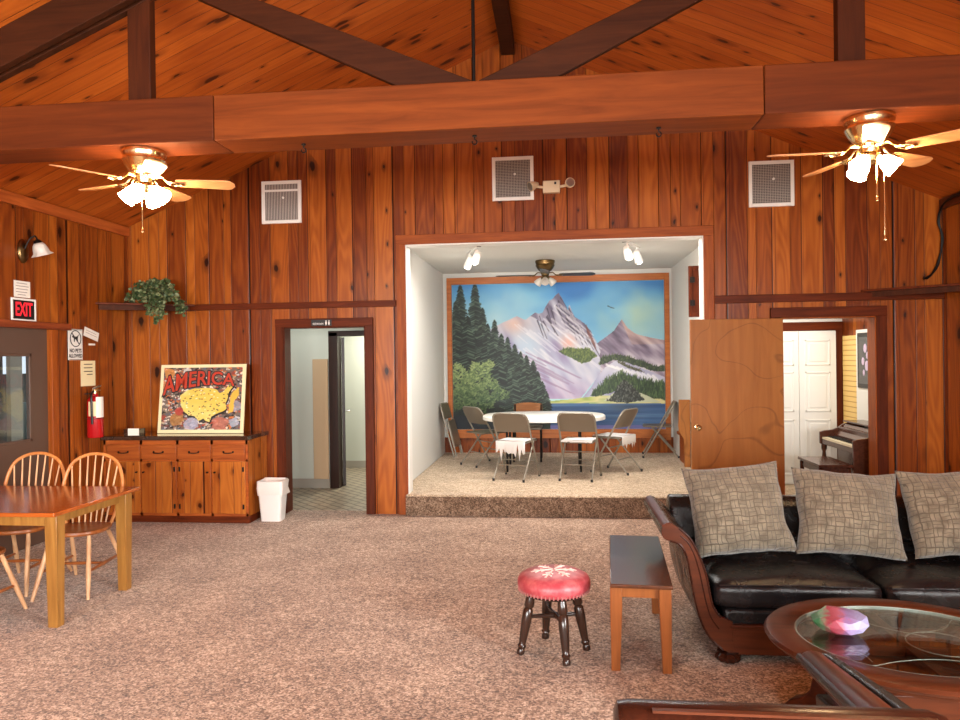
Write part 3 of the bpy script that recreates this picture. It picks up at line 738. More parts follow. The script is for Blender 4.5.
o0 = Vector((-2.79, 9.14, 0)); mt = Matrix(((px_.x, ddir.x, 0, o0.x), (px_.y, ddir.y, 0, o0.y), (0, 0, 1, 0), (0, 0, 0, 1)))
box(b, -.01, .03, 0, .75, .01, 1.94, mt); dl = struct('door_1', b, M_darkj, bev=.003)
b = bm_new(); cyl(b, mt @ Vector((.03, .06, .98)), mt @ Vector((.075, .06, .98)), .012); cyl(b, mt @ Vector((.075, .055, .98)), mt @ Vector((.085, .16, .98)), .009); obj('door_handle', b, M_chrome, dl)
# ---- music room behind the wide doorway
PX1, PY = 3.56, 9.46
sbox('floor_music', M_carpet2, 1.86, PX1, YB + .15, PY, -.12, 0)
sbox('wall_music_left', M_hallw, 1.80, 1.86, YB + .15, PY + .1, 0, 2.5); sbox('wall_music_right', M_walll, PX1, PX1 + .1, YB + .15, PY + .1, 0, 2.5)
sbox('wall_music_back', M_white, 1.86, PX1, PY, PY + .1, 0, 2.5); sbox('ceiling_music', M_white, 1.8, PX1 + .1, YB + .15, PY + .1, 2.5, 2.6)
sbox('trim_closet_head', M_trim, 2.3, PX1 - .002, PY - .03, PY, 1.935, 2.045, .004); sbox('trim_closet_post', M_trimz, 3.47, PX1 - .002, PY - .03, PY, 0, 1.935, .004)
def bifold(nm, x0, x1):
    b = bm_new(); box(b, x0, x1, PY - .035, PY - .005, .01, 1.93)
    o = struct(nm, b, M_white, bev=.003)
    w = x1 - x0
    for z0, z1 in ((.12, .82), (.92, 1.42), (1.50, 1.82)):
        p = bm_new(); a0, a1 = x0 + w * .16, x1 - w * .16
        for q in ((a0, a0 + .018, z0, z1), (a1 - .018, a1, z0, z1), (a0, a1, z0, z0 + .018), (a0, a1, z1 - .018, z1)): box(p, q[0], q[1], PY - .043, PY - .034, q[2], q[3])
        box(p, a0 + .05, a1 - .05, PY - .041, PY - .034, z0 + .05, z1 - .05)
        obj('door_panel', p, M_white, o, bev=.003)
for k, (x0, x1) in enumerate(((2.38, 2.635), (2.64, 3.02), (3.025, 3.47))): bifold('door_%d' % (k + 3), x0, x1)
b = bm_new(); box(b, PX1 - .02, PX1, 8.98, 9.40, .75, 1.86); struct('window_7', b, M_blind)
b = bm_new(); box(b, PX1 - .035, PX1, 8.05, 8.96, .30, 1.92); dd = struct('door_6', b, M_white, bev=.004)
p = bm_new(); box(p, PX1 - .05, PX1 - .034, 8.40, 8.89, 1.24, 1.88); fr_ = obj('pane_frame', p, M_black, dd, bev=.004)
p = bm_new(); box(p, PX1 - .054, PX1 - .049, 8.45, 8.84, 1.29, 1.83); obj('pane', p, plain('dark_pane', rgb(52, 54, 56), .12), dd)
p = bm_new()
for y, z, s in ((8.66, 1.7, .045), (8.6, 1.62, .035), (8.72, 1.55, .04), (8.62, 1.5, .05), (8.7, 1.42, .03)): ellipsoid(p, (PX1 - .055, y, z), .004, s, s * 1.2, 10, 6)
obj('pane_sticker', p, plain('lavender_sticker', rgb(200, 180, 206), .5), dd)
# ---- exit door in the left wall
sbox('trim_exit_head', wood('exit_trim', rgb(104, 42, 20), rgb(150, 72, 34), 'Y', rough=.4), XL, XL + .045, 4.85, 6.50, 1.965, 2.03, .005)
sbox('trim_exit_jamb', M_pinez, XL, XL + .03, 6.24, 6.33, 0, 1.965, .004)
sbox('trim_exit_post', M_pinez, XL, XL + .03, 4.93, 5.02, 0, 1.965, .004)
b = bm_new()
for y0, y1, z0, z1 in ((ED[0], ED[1], 0.005, .95), (ED[0], ED[1], 1.74, ED[2]), (ED[0], 5.2, .95, 1.74), (6.03, ED[1], .95, 1.74)): box(b, XL - .07, XL - .02, y0, y1, z0, z1)
dex = struct('door_2', b, M_brown)
p = bm_new()
for q in ((5.2, 5.225, .95, 1.74), (6.005, 6.03, .95, 1.74), (5.2, 6.03, .95, .975), (5.2, 6.03, 1.715, 1.74)): box(p, XL - .025, XL - .012, *q)
obj('pane_frame', p, M_brown, dex, bev=.003)
p = bm_new(); box(p, XL - .05, XL - .045, 5.2, 6.03, .95, 1.74); obj('pane', p, M_glass, dex)
# porch seen through the pane
M_porch = plain('porch_paint', rgb(214, 204, 180), .7); M_porchg = plain('porch_grey', rgb(92, 88, 76), .8, vary=.4, bscale=8); M_porchb = plain('porch_panel', rgb(190, 208, 206), .6)
sbox('porch_floor', M_porchg, -8.2, XL - .16, 3.0, 10.5, -.3, -.05)['kind'] = 'structure'
for y0, y1, m, x in ((8.73, 8.94, M_porch, -7.2), (9.10, 9.18, M_white, -7.2), (8.50, 8.60, M_porchg, -7.2), (9.26, 9.45, M_brown, -7.2)): sbox('porch_post', m, x, x + .06, y0, y1, -.05, 2.4)
sbox('porch_roof', M_porchg, -8.3, XL - .16, 3.0, 10.5, 2.4, 2.5)['kind'] = 'structure'
sbox('wall_porch', M_porchb if False else M_porchg, -8.3, -8.2, 3.0, 10.5, -.3, 1.5); sbox('porch_panel', M_porchb, -7.3, -7.25, 9.04, 9.3, -.05, 1.12)
# ------------------------------------------------------------------ doors standing open, fittings on the walls
def XW(x, y, z): return Matrix(((0, 0, 1, x), (1, 0, 0, y), (0, 1, 0, z), (0, 0, 0, 1)))     # drawn on a wall facing +X
def YW(x, y, z): return Matrix(((1, 0, 0, x), (0, 0, -1, y), (0, 1, 0, z), (0, 0, 0, 1)))    # drawn on a wall facing -Y
a = Vector((2.225, 7.445, 0)); e = Vector((1.315, 7.36, 0)); dx = (e - a).normalized(); dy = Vector((-dx.y, dx.x, 0))
mt = Matrix(((dx.x, dy.x, 0, a.x), (dx.y, dy.y, 0, a.y), (0, 0, 1, 0), (0, 0, 0, 1)))
L = (e - a).length
b = bm_new(); box(b, 0, L, 0, .04, .012, 2.0, mt); dply = struct('door_7', b, M_ply, bev=.003)
b = bm_new(); turned(b, mt @ Vector((L - .055, .04, .93)), mt @ Vector((L - .055, .105, .93)), [(0, .03), (.12, .03), (.2, .012), (.5, .012), (.6, .024), (.85, .027), (1, .015)]); obj('door_knob', b, M_brass, dply)
b = bm_new(); box(b, L - .002, L + .003, .008, .032, .89, .98, mt); obj('latch_plate', b, M_brass, dply)

def vent(x0, x1, z0, z1, label, m, bar=False):
    cx, cz = (x0 + x1) / 2, (z0 + z1) / 2
    t = thing('air_vent', label, 'vent', (cx, YB, cz), 0, 'air vents in the gable wall')
    w, h = (x1 - x0) / 2, (z1 - z0) / 2; f = .035
    b = bm_new()
    for q in ((-w, -w + f, -h, h), (w - f, w, -h, h), (-w + f, w - f, -h, -h + f), (-w + f, w - f, h - f, h)): box(b, q[0], q[1], -.022, 0, q[2], q[3])
    if bar: box(b, -w + f, w - f, -.02, 0, h * .50, h * .50 + .022)
    obj('frame', b, M_white, t, bev=.003)
    b = bm_new(); box(b, -w + f, w - f, -.012, -.001, -h + f, h - f); obj('grille', b, m, t)
    b = bm_new(); cyl(b, (.02, -.026, h * .2), (.02, -.01, h * .2), .012, seg=8); obj('damper_knob', b, M_white, t)
vent(-3.154, -2.713, 3.126, 3.584, 'square white air vent with a cross bar, between the vine and the beam', M_grillev, True)
vent(-.651, -.219, 3.282, 3.736, 'square white mesh air vent beside the emergency light', M_grille)
vent(1.936, 2.376, 3.126, 3.585, 'square white mesh air vent above the plywood door', M_grille)

t = thing('emergency_light', 'beige twin-head emergency light on the gable wall beside a mesh vent', 'emergency light', (-.037, YB, 3.40))
M_beigep = plain('beige_plastic', rgb(226, 206, 172), .45)
b = bm_new(); box(b, -.088, .088, -.07, 0, -.062, .062); obj('housing', b, M_beigep, t, bev=.008)
b = bm_new(); box(b, .03, .05, -.074, -.069, .02, .045); obj('test_button', b, M_black, t)
for sg, d in ((-1, Vector((-.75, -.45, -.35))), (1, Vector((.25, -.9, .05)))):
    c = Vector((sg * .178, -.06, .02)); d.normalize()
    b = bm_new(); cyl(b, (sg * .084, -.04, .0), (sg * .16, -.045, .01), .014, seg=8); turned(b, c - d * .05, c + d * .05, [(0, .016), (.25, .03), (.6, .045), (1, .052)])
    h = obj('lamp_head', b, M_beigep, t)
    b = bm_new(); turned(b, c + d * .0505, c + d * .053, [(0, .043), (1, .043)]); obj('lens', b, M_chrome, h)

# exit sign, notices
t = thing('exit_sign', 'white framed black sign with red EXIT letters over the brown door', 'exit sign', (XL, 5.918, 2.128))
b = bm_new(); W, H, f = .148, .101, .018
for q in ((-W, -W + f, -H, H), (W - f, W, -H, H), (-W + f, W - f, -H, -H + f), (-W + f, W - f, H - f, H)): box(b, .001, .014, *q)
obj('frame', b, M_white, t, bev=.003)
b = bm_new(); box(b, .001, .009, -W + f, W - f, -H + f, H - f); obj('face', b, M_black, t)
obj('lettering', text_bm('EXIT', .168, XW(.0105, 0, -.002), .001, bold=.004, sx=.60), M_exitred, t, smooth=False)
def sheet(name, label, y0, y1, z0, z1, mat, x=.004, tilt=0.0, lines=(), th=.003):
    cy, cz = (y0 + y1) / 2, (z0 + z1) / 2
    o_ = thing(name, label, 'notice', (XL, cy, cz)); w, h = (y1 - y0) / 2, (z1 - z0) / 2
    rot = Matrix.Rotation(tilt, 4, 'X')
    b = bm_new(); box(b, x - th, x, -w, w, -h, h, rot); obj('sheet', b, mat, o_)
    if lines:
        b = bm_new()
        for v, u0, u1, hh in lines: box(b, x, x + .0008, -w + 2 * w * u0, -w + 2 * w * u1, -h + 2 * h * v - hh, -h + 2 * h * v + hh, rot)
        obj('lettering', b, M_grayink if mat is not M_cream else M_ink, o_)
    return o_
sheet('paper_notice', 'white paper notice pinned directly above the EXIT sign', 5.812, 6.005, 2.237, 2.382, M_paper, lines=[(.85, .15, .8, .003), (.68, .1, .9, .003), (.5, .12, .85, .003), (.32, .1, .8, .003), (.16, .2, .7, .003)])
sheet('paper_notice', 'white paper slip hanging crooked beside the NO PETS sign', 6.70, 6.93, 1.893, 1.985, M_paper, x=.03, tilt=R(-15), lines=[(.7, .1, .8, .002), (.45, .1, .9, .002)])
sheet('paper_strip', 'thin white strip on the wall below the crooked slip', 6.81, 6.91, 1.828, 1.847, M_paper)
sheet('paper_notice', 'cream paper notice with typed lines above the fire extinguisher', 6.682, 6.905, 1.417, 1.672, M_cream, lines=[(.86, .2, .8, .004), (.72, .2, .8, .004), (.58, .2, .8, .004), (.46, .4, .8, .004)])
t = thing('no_pets_sign', 'white NO PETS ALLOWED sign with a crossed-out dog on the wall', 'sign', (XL, 6.604, 1.832))
b = bm_new(); box(b, .001, .006, -.106, .106, -.152, .152); obj('plate', b, M_white, t, bev=.002)
b = bm_new()
tube(b, [(.0075, math.cos(q) * .078, .058 + math.sin(q) * .078) for q in [2 * math.pi * k / 28 for k in range(28)]], .0045, 6, True)
tube(b, [(.0075, -.055, .113), (.0075, .055, .003)], .0045, 6)
obj('prohibition_ring', b, M_ink, t)
for q in ((-.106, .106, .143, .148), (-.106, .106, -.148, -.143)): b = bm_new(); box(b, .006, .0068, q[0] + .01, q[1] - .01, q[2], q[3]); obj('border_line', b, M_ink, t)
b = bm_new(); dog = [(-.045, .085), (-.03, .098), (-.022, .086), (-.008, .078), (.025, .08), (.045, .1), (.05, .096), (.034, .068), (.036, .03), (.026, .03), (.022, .052), (-.01, .052), (-.012, .026), (-.024, .026), (-.026, .06), (-.05, .074)]
prism(b, dog, .0062, .0072, 'x'); obj('dog_silhouette', b, M_ink, t, smooth=False)
b = text_bm('NO PETS', .052, XW(.0066, 0, -.062), .0006, bold=.0016, sx=.85); join(b, text_bm('ALLOWED', .052, XW(.0066, 0, -.112), .0006, bold=.0016, sx=.8)); obj('lettering', b, M_ink, t, smooth=False)
t = thing('restroom_sign', 'small black restroom sign with two white figures over the narrow doorway', 'sign', (-2.50, YB - .036, 2.045))
b = bm_new(); box(b, -.112, .112, -.006, 0, -.034, .034); obj('plate', b, M_black, t, bev=.001)
obj('lettering', text_bm('RESTROOM', .03, YW(-.035, -.0065, -.012), .0004, sx=.75), M_white, t, smooth=False); b = bm_new()
for x in (.052, .084):
    cyl(b, (x, -.0062, .018), (x, -.0074, .018), .0065, seg=10); box(b, x - .008, x + .008, -.0074, -.006, -.014, .009); box(b, x - .005, x + .005, -.0074, -.006, -.026, -.012)
obj('pictogram', b, M_white, t, smooth=False)

# fire extinguisher
t = thing('fire_extinguisher', 'red fire extinguisher with cream label hanging on the wall near the cabinet', 'fire extinguisher', (XL + .105, 6.745, .905))
b = bm_new(); lathe(b, [(.02, 0), (.070, .0), (.075, .012), (.075, .34), (.07, .375), (.05, .405), (.028, .42), (.026, .44), (.001, .44)], seg=24); obj('cylinder', b, M_red, t)
b = bm_new(); cyl(b, (0, 0, .435), (0, 0, .47), .022); box(b, -.014, .014, -.02, .03, .462, .482); obj('valve', b, M_brass, t, bev=.002)
b = bm_new(); prism(b, [(-.015, .482), (.085, .507), (.085, .519), (-.015, .497)], -.012, .012, 'x'); prism(b, [(-.015, .47), (.075, .462), (.075, .472), (-.015, .482)], -.012, .012, 'x'); obj('handle', b, M_chrome, t)
b = bm_new(); tube(b, curve([(0, -.02, .46), (.02, -.08, .44), (.03, -.1, .36), (.03, -.095, .2), (.03, -.092, .14)]), .011, 8); obj('hose', b, M_black, t)
def arc_patch(r, a0, a1, z0, z1, n=10):
    b = bm_new(); P = [[b.verts.new((r * math.cos(R(a0 + (a1 - a0) * i / n)), r * math.sin(R(a0 + (a1 - a0) * i / n)), z)) for z in (z0, z1)] for i in range(n + 1)]
    for i in range(n): b.faces.new((P[i][0], P[i + 1][0], P[i + 1][1], P[i][1]))
    return b
obj('label', arc_patch(.0763, -105, 25, .215, .36), M_cream, t)
obj('inspection_tag', arc_patch(.0774, -50, 20, .20, .405), M_paper, t)
b = bm_new(); box(b, -.104, -.05, -.012, .012, .43, .44); obj('bracket', b, M_black, t); b = bm_new(); tube(b, [(.077 * math.cos(q), .077 * math.sin(q), .19) for q in [2 * math.pi * k / 24 for k in range(24)]], .004, 6, True); obj('strap', b, M_black, t)

# wall sconce
t = thing('wall_sconce', 'brass wall sconce with a frosted tulip shade high on the side wall', 'wall lamp', (XL, 5.92, 2.65))
b = bm_new()
rs = []
for k, (s, x) in enumerate(((1, 0), (1, .012), (.86, .024), (.5, .03))):
    rs.append([b.verts.new((x, .062 * s * math.cos(q), .108 * s * math.sin(q))) for q in [2 * math.pi * i / 24 for i in range(24)]])
ring_bridge(b, rs); obj('backplate', b, M_abrass, t)
b = bm_new(); tube(b, curve([(.025, .0, .02), (.06, .01, .10), (.09, .035, .135), (.11, .03, .125), (.12, .033, .10)]), .007, 8); turned(b, (.12, .033, .105), (.125, .035, .07), [(0, .012), (.4, .03), (1, .036)]); obj('arm', b, M_iron, t)
b = bm_new(); p0, p1 = Vector((.125, .035, .075)), Vector((.14, .07, -.03)); x, y, d = frame_of(p1 - p0); rs = []
for tt, r in ((0, .034), (.2, .05), (.5, .06), (.8, .062), (.95, .078), (1, .084)):
    rs.append([b.verts.new(p0.lerp(p1, tt) + (x * math.cos(q) + y * math.sin(q)) * r * (1 + (.1 * math.cos(6 * q) if tt > .7 else .03 * math.cos(12 * q)))) for q in [2 * math.pi * i / 36 for i in range(36)]])
ring_bridge(b, rs, cap=False); sh = obj('lamp_shade', b, M_frost, t); s = sh.modifiers.new('th', 'SOLIDIFY'); s.thickness = .004

# corner shelves and the trailing vine
def corner_shelf(label, cx, sg, a, bb):
    t = thing('corner_shelf', label, 'shelf', (cx, YB, 2.2), 0, 'triangular corner shelves')
    b = bm_new(); prism(b, [(0, 0), (sg * bb, 0), (0, -a)], .052, .072, 'z'); obj('board', b, M_trim, t, bev=.003)
    b = bm_new(); prism(b, [(sg * (bb - .06), -.001), (sg * (bb - .09), -.001), (0.001 * sg, -a + .08), (0.001 * sg, -a + .055)], 0, .052, 'z'); obj('fascia', b, M_post, t)  # fascia in darker wood to imitate the shade under the board
corner_shelf('dark triangular corner shelf carrying the trailing vine', XL + .001, 1, .575, .83)
corner_shelf('dark triangular corner shelf below the hanging black cable', XR - .001, -1, .60, .77)
t = thing('trailing_plant', 'bushy artificial ivy trailing over the corner shelf', 'plant', (-4.225, 7.28, 2.273))
b = bm_new(); lathe(b, [(.03, 0), (.06, 0), (.075, .1), (.08, .1), (.07, .09), (.01, .085)], seg=16); obj('pot', b, M_trimz, t)
rr = random.Random(4)
stems = bm_new(); lv = [bm_new(), bm_new()]
def leaf(b, p, s):
    a1, a2 = rr.uniform(0, 6.28), rr.uniform(-.2, 1.1)
    u = Vector((math.cos(a1), math.sin(a1), -.4 * rr.random())).normalized(); n = Vector((rr.uniform(-.6, .6), -1, rr.uniform(-.1, .9))).normalized(); v = n.cross(u).normalized()
    q = [p, p + u * s * .35 + v * s * .5, p + u * s * .85 + v * s * .34, p + u * s * 1.15 + n * s * .1, p + u * s * .85 - v * s * .34, p + u * s * .35 - v * s * .5]
    vs = [b.verts.new(k) for k in q]; m = b.verts.new(p + u * s * .6 + n * s * .12)
    for i in range(6): b.faces.new((vs[i], vs[(i + 1) % 6], m))
runs = []
for k in range(30):
    a = rr.uniform(0, 2 * math.pi); r = rr.uniform(.1, .24)
    x, y = r * math.cos(a) * 1.1, -abs(r * math.sin(a)) * .55
    zt = rr.uniform(.16, .27) * (1 - .5 * r)
    runs.append([(0, -.0, .09), (x * .4, y * .4 - .01, zt), (x * .8, y * .8 - .01, zt * .7), (x * 1.12, y - .02, .03 + rr.random() * .05)])
for x, ln in ((.06, .2), (.1, .16), (.03, .14), (.0, .1), (.26, .11), (.3, .07), (.28, .12), (.08, .19), (-.24, .02), (.12, .12)):
    runs.append([(0, 0, .1), (x * .5, -.08, .2), (x * .9, -.17 + abs(x) * .1, .08), (x + .01, -.22 + abs(x) * .5, -.02), (x + .02, -.225 + abs(x) * .5, -ln)])
runs.append([(0, 0, .1), (-.12, -.08, .22), (-.2, -.1, .17), (-.25, -.12, .06), (-.26, -.13, -.01)])
for q in runs:
    c = curve(q, 6); tube(stems, c, .0025, 5)
    for p in c[3:]:
        for _ in range(3): leaf(lv[0 if rr.random() < .66 else 1], p + Vector((rr.uniform(-.02, .02), rr.uniform(-.02, .015), rr.uniform(-.02, .02))), rr.uniform(.024, .044))
obj('stems', stems, M_stem, t); f1 = obj('foliage', lv[0], M_leaf, t); f2 = obj('pale_foliage', lv[1], M_leaf2, t)
for f in (f1, f2):
    for v in f.data.vertices:                       # keep leaves in front of the wall boards
        if v.co.y > .17: v.co.y = .17
        gx, gy = v.co.x - 4.225 - XL, v.co.y - .22
        if v.co.z < .006 and gx / .83 - gy / .575 < 1.03: v.co.z = .006 + .004 * rr.random()

# black cable on the far wall, hooks under the beam
b = bm_new()
for o_ in (0, .012):
    tube(b, curve([(XR - .05, 6.9, 3.10 + o_), (XR - .05, 7.2, 3.10 + o_), (XR - .05, 7.40, 3.06), (XR - .04 - o_, 7.475, 2.92), (XR - .02 + o_, 7.475, 2.75), (XR - .05 - o_, 7.472, 2.52), (XR - .12, 7.46, 2.41), (XR - .20 + o_ * 2, 7.45, 2.36)]), .009, 7)
tag(obj('cable', b, M_iron), 'loose black cable hanging down the wall onto the corner shelf', 'cable')
def hook(name, label, x, y, cable=False):
    t = thing(name, label, 'hook', (x, y, 2.965), 0, 'hooks under the tie beam')
    b = bm_new(); tube(b, [(0, 0, .0), (0, 0, -.025)] + [(.014 * math.sin(q), 0, -.039 + .014 * math.cos(q)) for q in [math.pi * k / 8 for k in range(1, 14)]], .004, 6); obj('eye', b, M_iron, t)
    b = bm_new(); cyl(b, (0, 0, 0), (0, 0, -.008), .014, seg=10); obj('washer', b, M_iron, t)
    if cable: b = bm_new(); tube(b, curve([(.03, 0, 0), (.045, -.1, .0 - .004), (.07, -.14, .02), (.09, -.15, .06)]), .004, 6); obj('cord', b, M_iron, t)
hook('eye_hook', 'small iron eye hook under the beam above the cross-barred vent', -1.52, 4.25)
hook('eye_hook', 'small iron eye hook under the middle of the beam', RX, 4.24)
hook('eye_hook', 'small iron hook with a stub of cord under the beam over the alcove', .60, 4.25, False)

# ------------------------------------------------------------------ ceiling fans
def make_fan(label, loc, base, nb, R_, bladem, metal, shadem, group, lights=4, loff=45.0, chains=((.03, -.03, .33),), drop=.21):
    t = thing('ceiling_fan', label, 'ceiling fan', loc, 0, group)
    b = bm_new(); lathe(b, [(.02, 0), (.128, 0), (.132, -.012), (.128, -.03), (.122, -.05), (.124, -.06), (.128, -.066), (.124, -.074), (.11, -.1), (.085, -.135), (.06, -.15), (.05, -.2), (.03, -.21), (.001, -.21)], seg=32); obj('housing', b, metal, t)
    zb = -.195
    for k in range(nb):
        a = R(base + 360.0 / nb * k); M = Matrix.Rotation(a, 4, 'Z')
        b = bm_new()
        for s in (-1, 1): tube(b, curve([(.055, s * .008, -.165), (.1, s * .012, -.16), (.14, s * .022, zb + .002), (.175, s * .038, zb - .004), (.215, s * .012, zb - .004)]), .0065, 6)
        box(b, .17, .235, -.03, .03, zb - .006, zb - .001)
        arm = obj('blade_iron', b, metal, t, xf=M)
        b = bm_new(); n = 14; top = []
        for i in range(n + 1):
            u = i / n; x = .185 + (R_ - .185) * u
            w = (.048 + .018 * u) * (1.0 if u < .86 else max(.28, (1 - ((u - .86) / .14) ** 2.2 * .72)))
            if u < .06: w *= .8
            top.append((x, w))
        poly = [(x, w) for x, w in top] + [(x, -w) for x, w in reversed(top)]
        prism(b, poly, zb, zb + .007, 'z')
        bmesh.ops.transform(b, matrix=M @ Matrix.Translation((0, 0, zb)) @ Matrix.Rotation(R(-12), 4, 'X') @ Matrix.Translation((0, 0, -zb)), verts=b.verts)
        obj('blade', b, bladem, t, bev=.002)
    b = bm_new(); lathe(b, [(.02, -.208), (.055, -.212), (.06, -.225), (.05, -.25), (.028, -.262), (.001, -.264)], seg=24)
    for k in range(lights):
        a = R(loff + 360.0 / lights * k); c, s = math.cos(a), math.sin(a)
        tube(b, curve([(.03 * c, .03 * s, -.238), (.045 * c, .045 * s, -.232), (.06 * c, .06 * s, -.24)]), .008, 7)
    obj('light_kit', b, metal, t)
    for k in range(lights):
        a = R(loff + 360.0 / lights * k); c, s = math.cos(a), math.sin(a)
        p0 = Vector((.055 * c, .055 * s, -.236)); d = Vector((.74 * c, .74 * s, -.67)).normalized()
        b = bm_new(); x, y, _ = frame_of(d); rs = []
        for tt, r in ((0, .022), (.015, .03), (.04, .042), (.075, .05), (.095, .054)):
            rs.append([b.verts.new(p0 + d * tt + (x * math.cos(q) + y * math.sin(q)) * r * (1 + (.04 * math.cos(8 * q) if tt > .09 else 0))) for q in [2 * math.pi * i / 32 for i in range(32)]])
        ring_bridge(b, rs, cap=False); b.faces.new(rs[0][::-1])
        sh = obj('lamp_shade', b, shadem, t); sm = sh.modifiers.new('th', 'SOLIDIFY'); sm.thickness = .003
    for cx, cy, ln in chains:
        b = bm_new(); cyl(b, (cx, cy, -.25), (cx, cy, -.25 - ln), .0035, seg=6); lathe(b, [(.001, -.03), (.011, -.028), (.012, -.018), (.004, 0), (.001, 0)], (cx, cy, -.25 - ln), 10); obj('pull_chain', b, M_brass, t)
    return t
make_fan('brass ceiling fan with lit bulbs below the beam nearest the exit door', (-2.545, 4.243, 2.965), 20, 5, .535, M_blade, M_brass, M_lamp, 'lit brass fans under the tie beam', 4, 2, ((.0, -.03, .235),))
make_fan('brass ceiling fan with lit bulbs and two pull chains above the sofa end', (1.755, 4.243, 2.965), 35, 5, .55, M_blade, M_brass, M_lamp, 'lit brass fans under the tie beam', 3, -18, ((.02, -.04, .2), (.055, -.05, .42)))
make_fan('small unlit ceiling fan with black blades inside the painted alcove', (-.145, 9.6, 2.93), 0, 4, .66, M_bladed, M_abrass, M_paleglass, None, 3, -90, (), )

# ------------------------------------------------------------------ track lights in the alcove
def track(label, p0, p1, n, aim):
    p0, p1 = Vector(p0), Vector(p1); t = thing('track_light', label, 'track light', p0, 0, 'white track lights on the alcove ceiling')
    d = p1 - p0; L = d.length; dn = d.normalized(); sd = Vector((-dn.y, dn.x, 0))
    b = bm_new(); mt = Matrix(((dn.x, sd.x, 0, 0), (dn.y, sd.y, 0, 0), (0, 0, 1, 0), (0, 0, 0, 1))); box(b, 0, L, -.02, .02, -.022, 0, mt); obj('rail', b, M_white, t, bev=.002)
    b = bm_new(); box(b, -.025, .0, -.022, .022, -.024, 0, mt); obj('end_cap', b, M_black, t)
    for k in range(n):
        c = dn * (L * (.15 + .7 * k / max(1, n - 1))); am = Vector(aim).normalized()
        b = bm_new(); cyl(b, c + Vector((0, 0, -.02)), c + Vector((0, 0, -.075)), .009, seg=8); turned(b, c + Vector((0, 0, -.10)) - am * .05, c + Vector((0, 0, -.10)) + am * .10, [(0, .02), (.08, .036), (.3, .042), (1, .052)], 18)
        h = obj('lamp_head', b, M_white, t)
        b = bm_new(); turned(b, c + Vector((0, 0, -.10)) + am * .101, c + Vector((0, 0, -.10)) + am * .106, [(0, .045), (1, .045)], 18); obj('bulb', b, M_track, h)
track('white track light with angled heads nearest the forest end of the mural', (-.87, 8.12, AZ), (-1.06, 8.70, AZ), 2, (-.35, .55, -.75))
track('white track light with bright heads nearest the wooden shutter', (.76, 8.10, AZ), (.97, 8.62, AZ), 2, (.3, .6, -.74))

# ------------------------------------------------------------------ mural
t = thing('mural', 'framed mountain lake mural filling the alcove wall', 'mural', (0, AY, .41))
b = bm_new(); fo = (-1.65, 1.642, .0, 2.45); fi = (-1.578, 1.572, .16, 2.35)
for q in ((fo[0], fi[0], 0, fo[3]), (fi[1], fo[1], 0, fo[3]), (fi[0], fi[1], fi[3], fo[3]), (fi[0], fi[1], .03, fi[2])): box(b, q[0], q[1], -.045, -.001, q[2], q[3])
M_mfr = wood('mural_frame_pine', rgb(164, 86, 34), rgb(198, 116, 52), 'X', rough=.4)
obj('frame', b, M_mfr, t, bev=.004)
cv = paint_mural()
cv.mesh('painting', M_paint, t, lambda u, q: (fi[0] + (fi[1] - fi[0]) * u, -.012 + 0 * u, fi[3] - (fi[3] - fi[2]) * q))
# shutter and carved side panel on the alcove's other wall
t = thing('wooden_shutter', 'narrow dark wooden shutter with black hinges beside the alcove opening', 'shutter', (AX1 - .001, 8.3, 2.363))
b = bm_new()
for q in ((-.20, -.16, -.287, .287), (-.04, 0, -.287, .287), (-.16, -.04, -.287, -.24), (-.16, -.04, .24, .287)): box(b, q[0], q[1], -.02, .02, q[2], q[3])
box(b, -.16, -.04, -.008, .008, -.24, .24); obj('panel', b, M_trimz, t, bev=.004)
for z in (.13, -.13):
    b = bm_new(); box(b, -.19, -.135, -.026, -.02, z - .032, z + .032); cyl(b, (-.163, -.028, z - .035), (-.163, -.028, z + .035), .007, seg=8); obj('hinge', b, M_iron, t)
t = thing('pew_end', 'scroll-cut wooden bench end standing between the alcove wall and the plywood door', 'bench end', (1.60, 9.42, .22))
b = bm_new(); prism(b, [(-.06, .86), (.075, .86), (.075, 0), (.0, 0), (.0, .30), (-.01, .36), (-.035, .41), (-.065, .45), (-.07, .52)], -.025, .025, 'y'); obj('carved_panel', b, M_ply, t, bev=.006)
b = bm_new(); box(b, .005, .075, .026, .6, .36, .40); box(b, .04, .075, .026, .6, .0, .36); obj('bench', b, M_pinez, t, bev=.004)
# ------------------------------------------------------------------ sideboard with what stands on it
t = thing('sideboard', 'knotty pine sideboard with dark worktop in the corner', 'cabinet', (-4.70, 7.0, 0))
W = 1.565
b = bm_new(); box(b, 0, W, .012, .485, .06, .845); obj('carcass', b, M_cabs, t, bev=.003)
b = bm_new(); box(b, 0, W + .005, .0, .02, .0, .07); box(b, W - .0, W + .012, .012, .485, 0, .07); obj('plinth', b, M_trim, t, bev=.003)
b = bm_new(); box(b, -.005, W + .02, -.03, .492, .846, .89); obj('worktop', b, M_counter, t, bev=.006)
xs = [.05, .42, .815, 1.185, 1.55]
M_frame = wood('face_frame', rgb(140, 62, 22), rgb(186, 96, 36), 'X', rough=.4)
b = bm_new()
for z0, z1 in ((.07, .10), (.625, .65), (.80, .845)): box(b, 0, W, .0, .012, z0, z1)
for x in [.0175] + xs[1:4] + [1.555]: box(b, x - .0125, x + .0125, .0, .012, .07, .845)
obj('face_frame', b, M_frame, t)
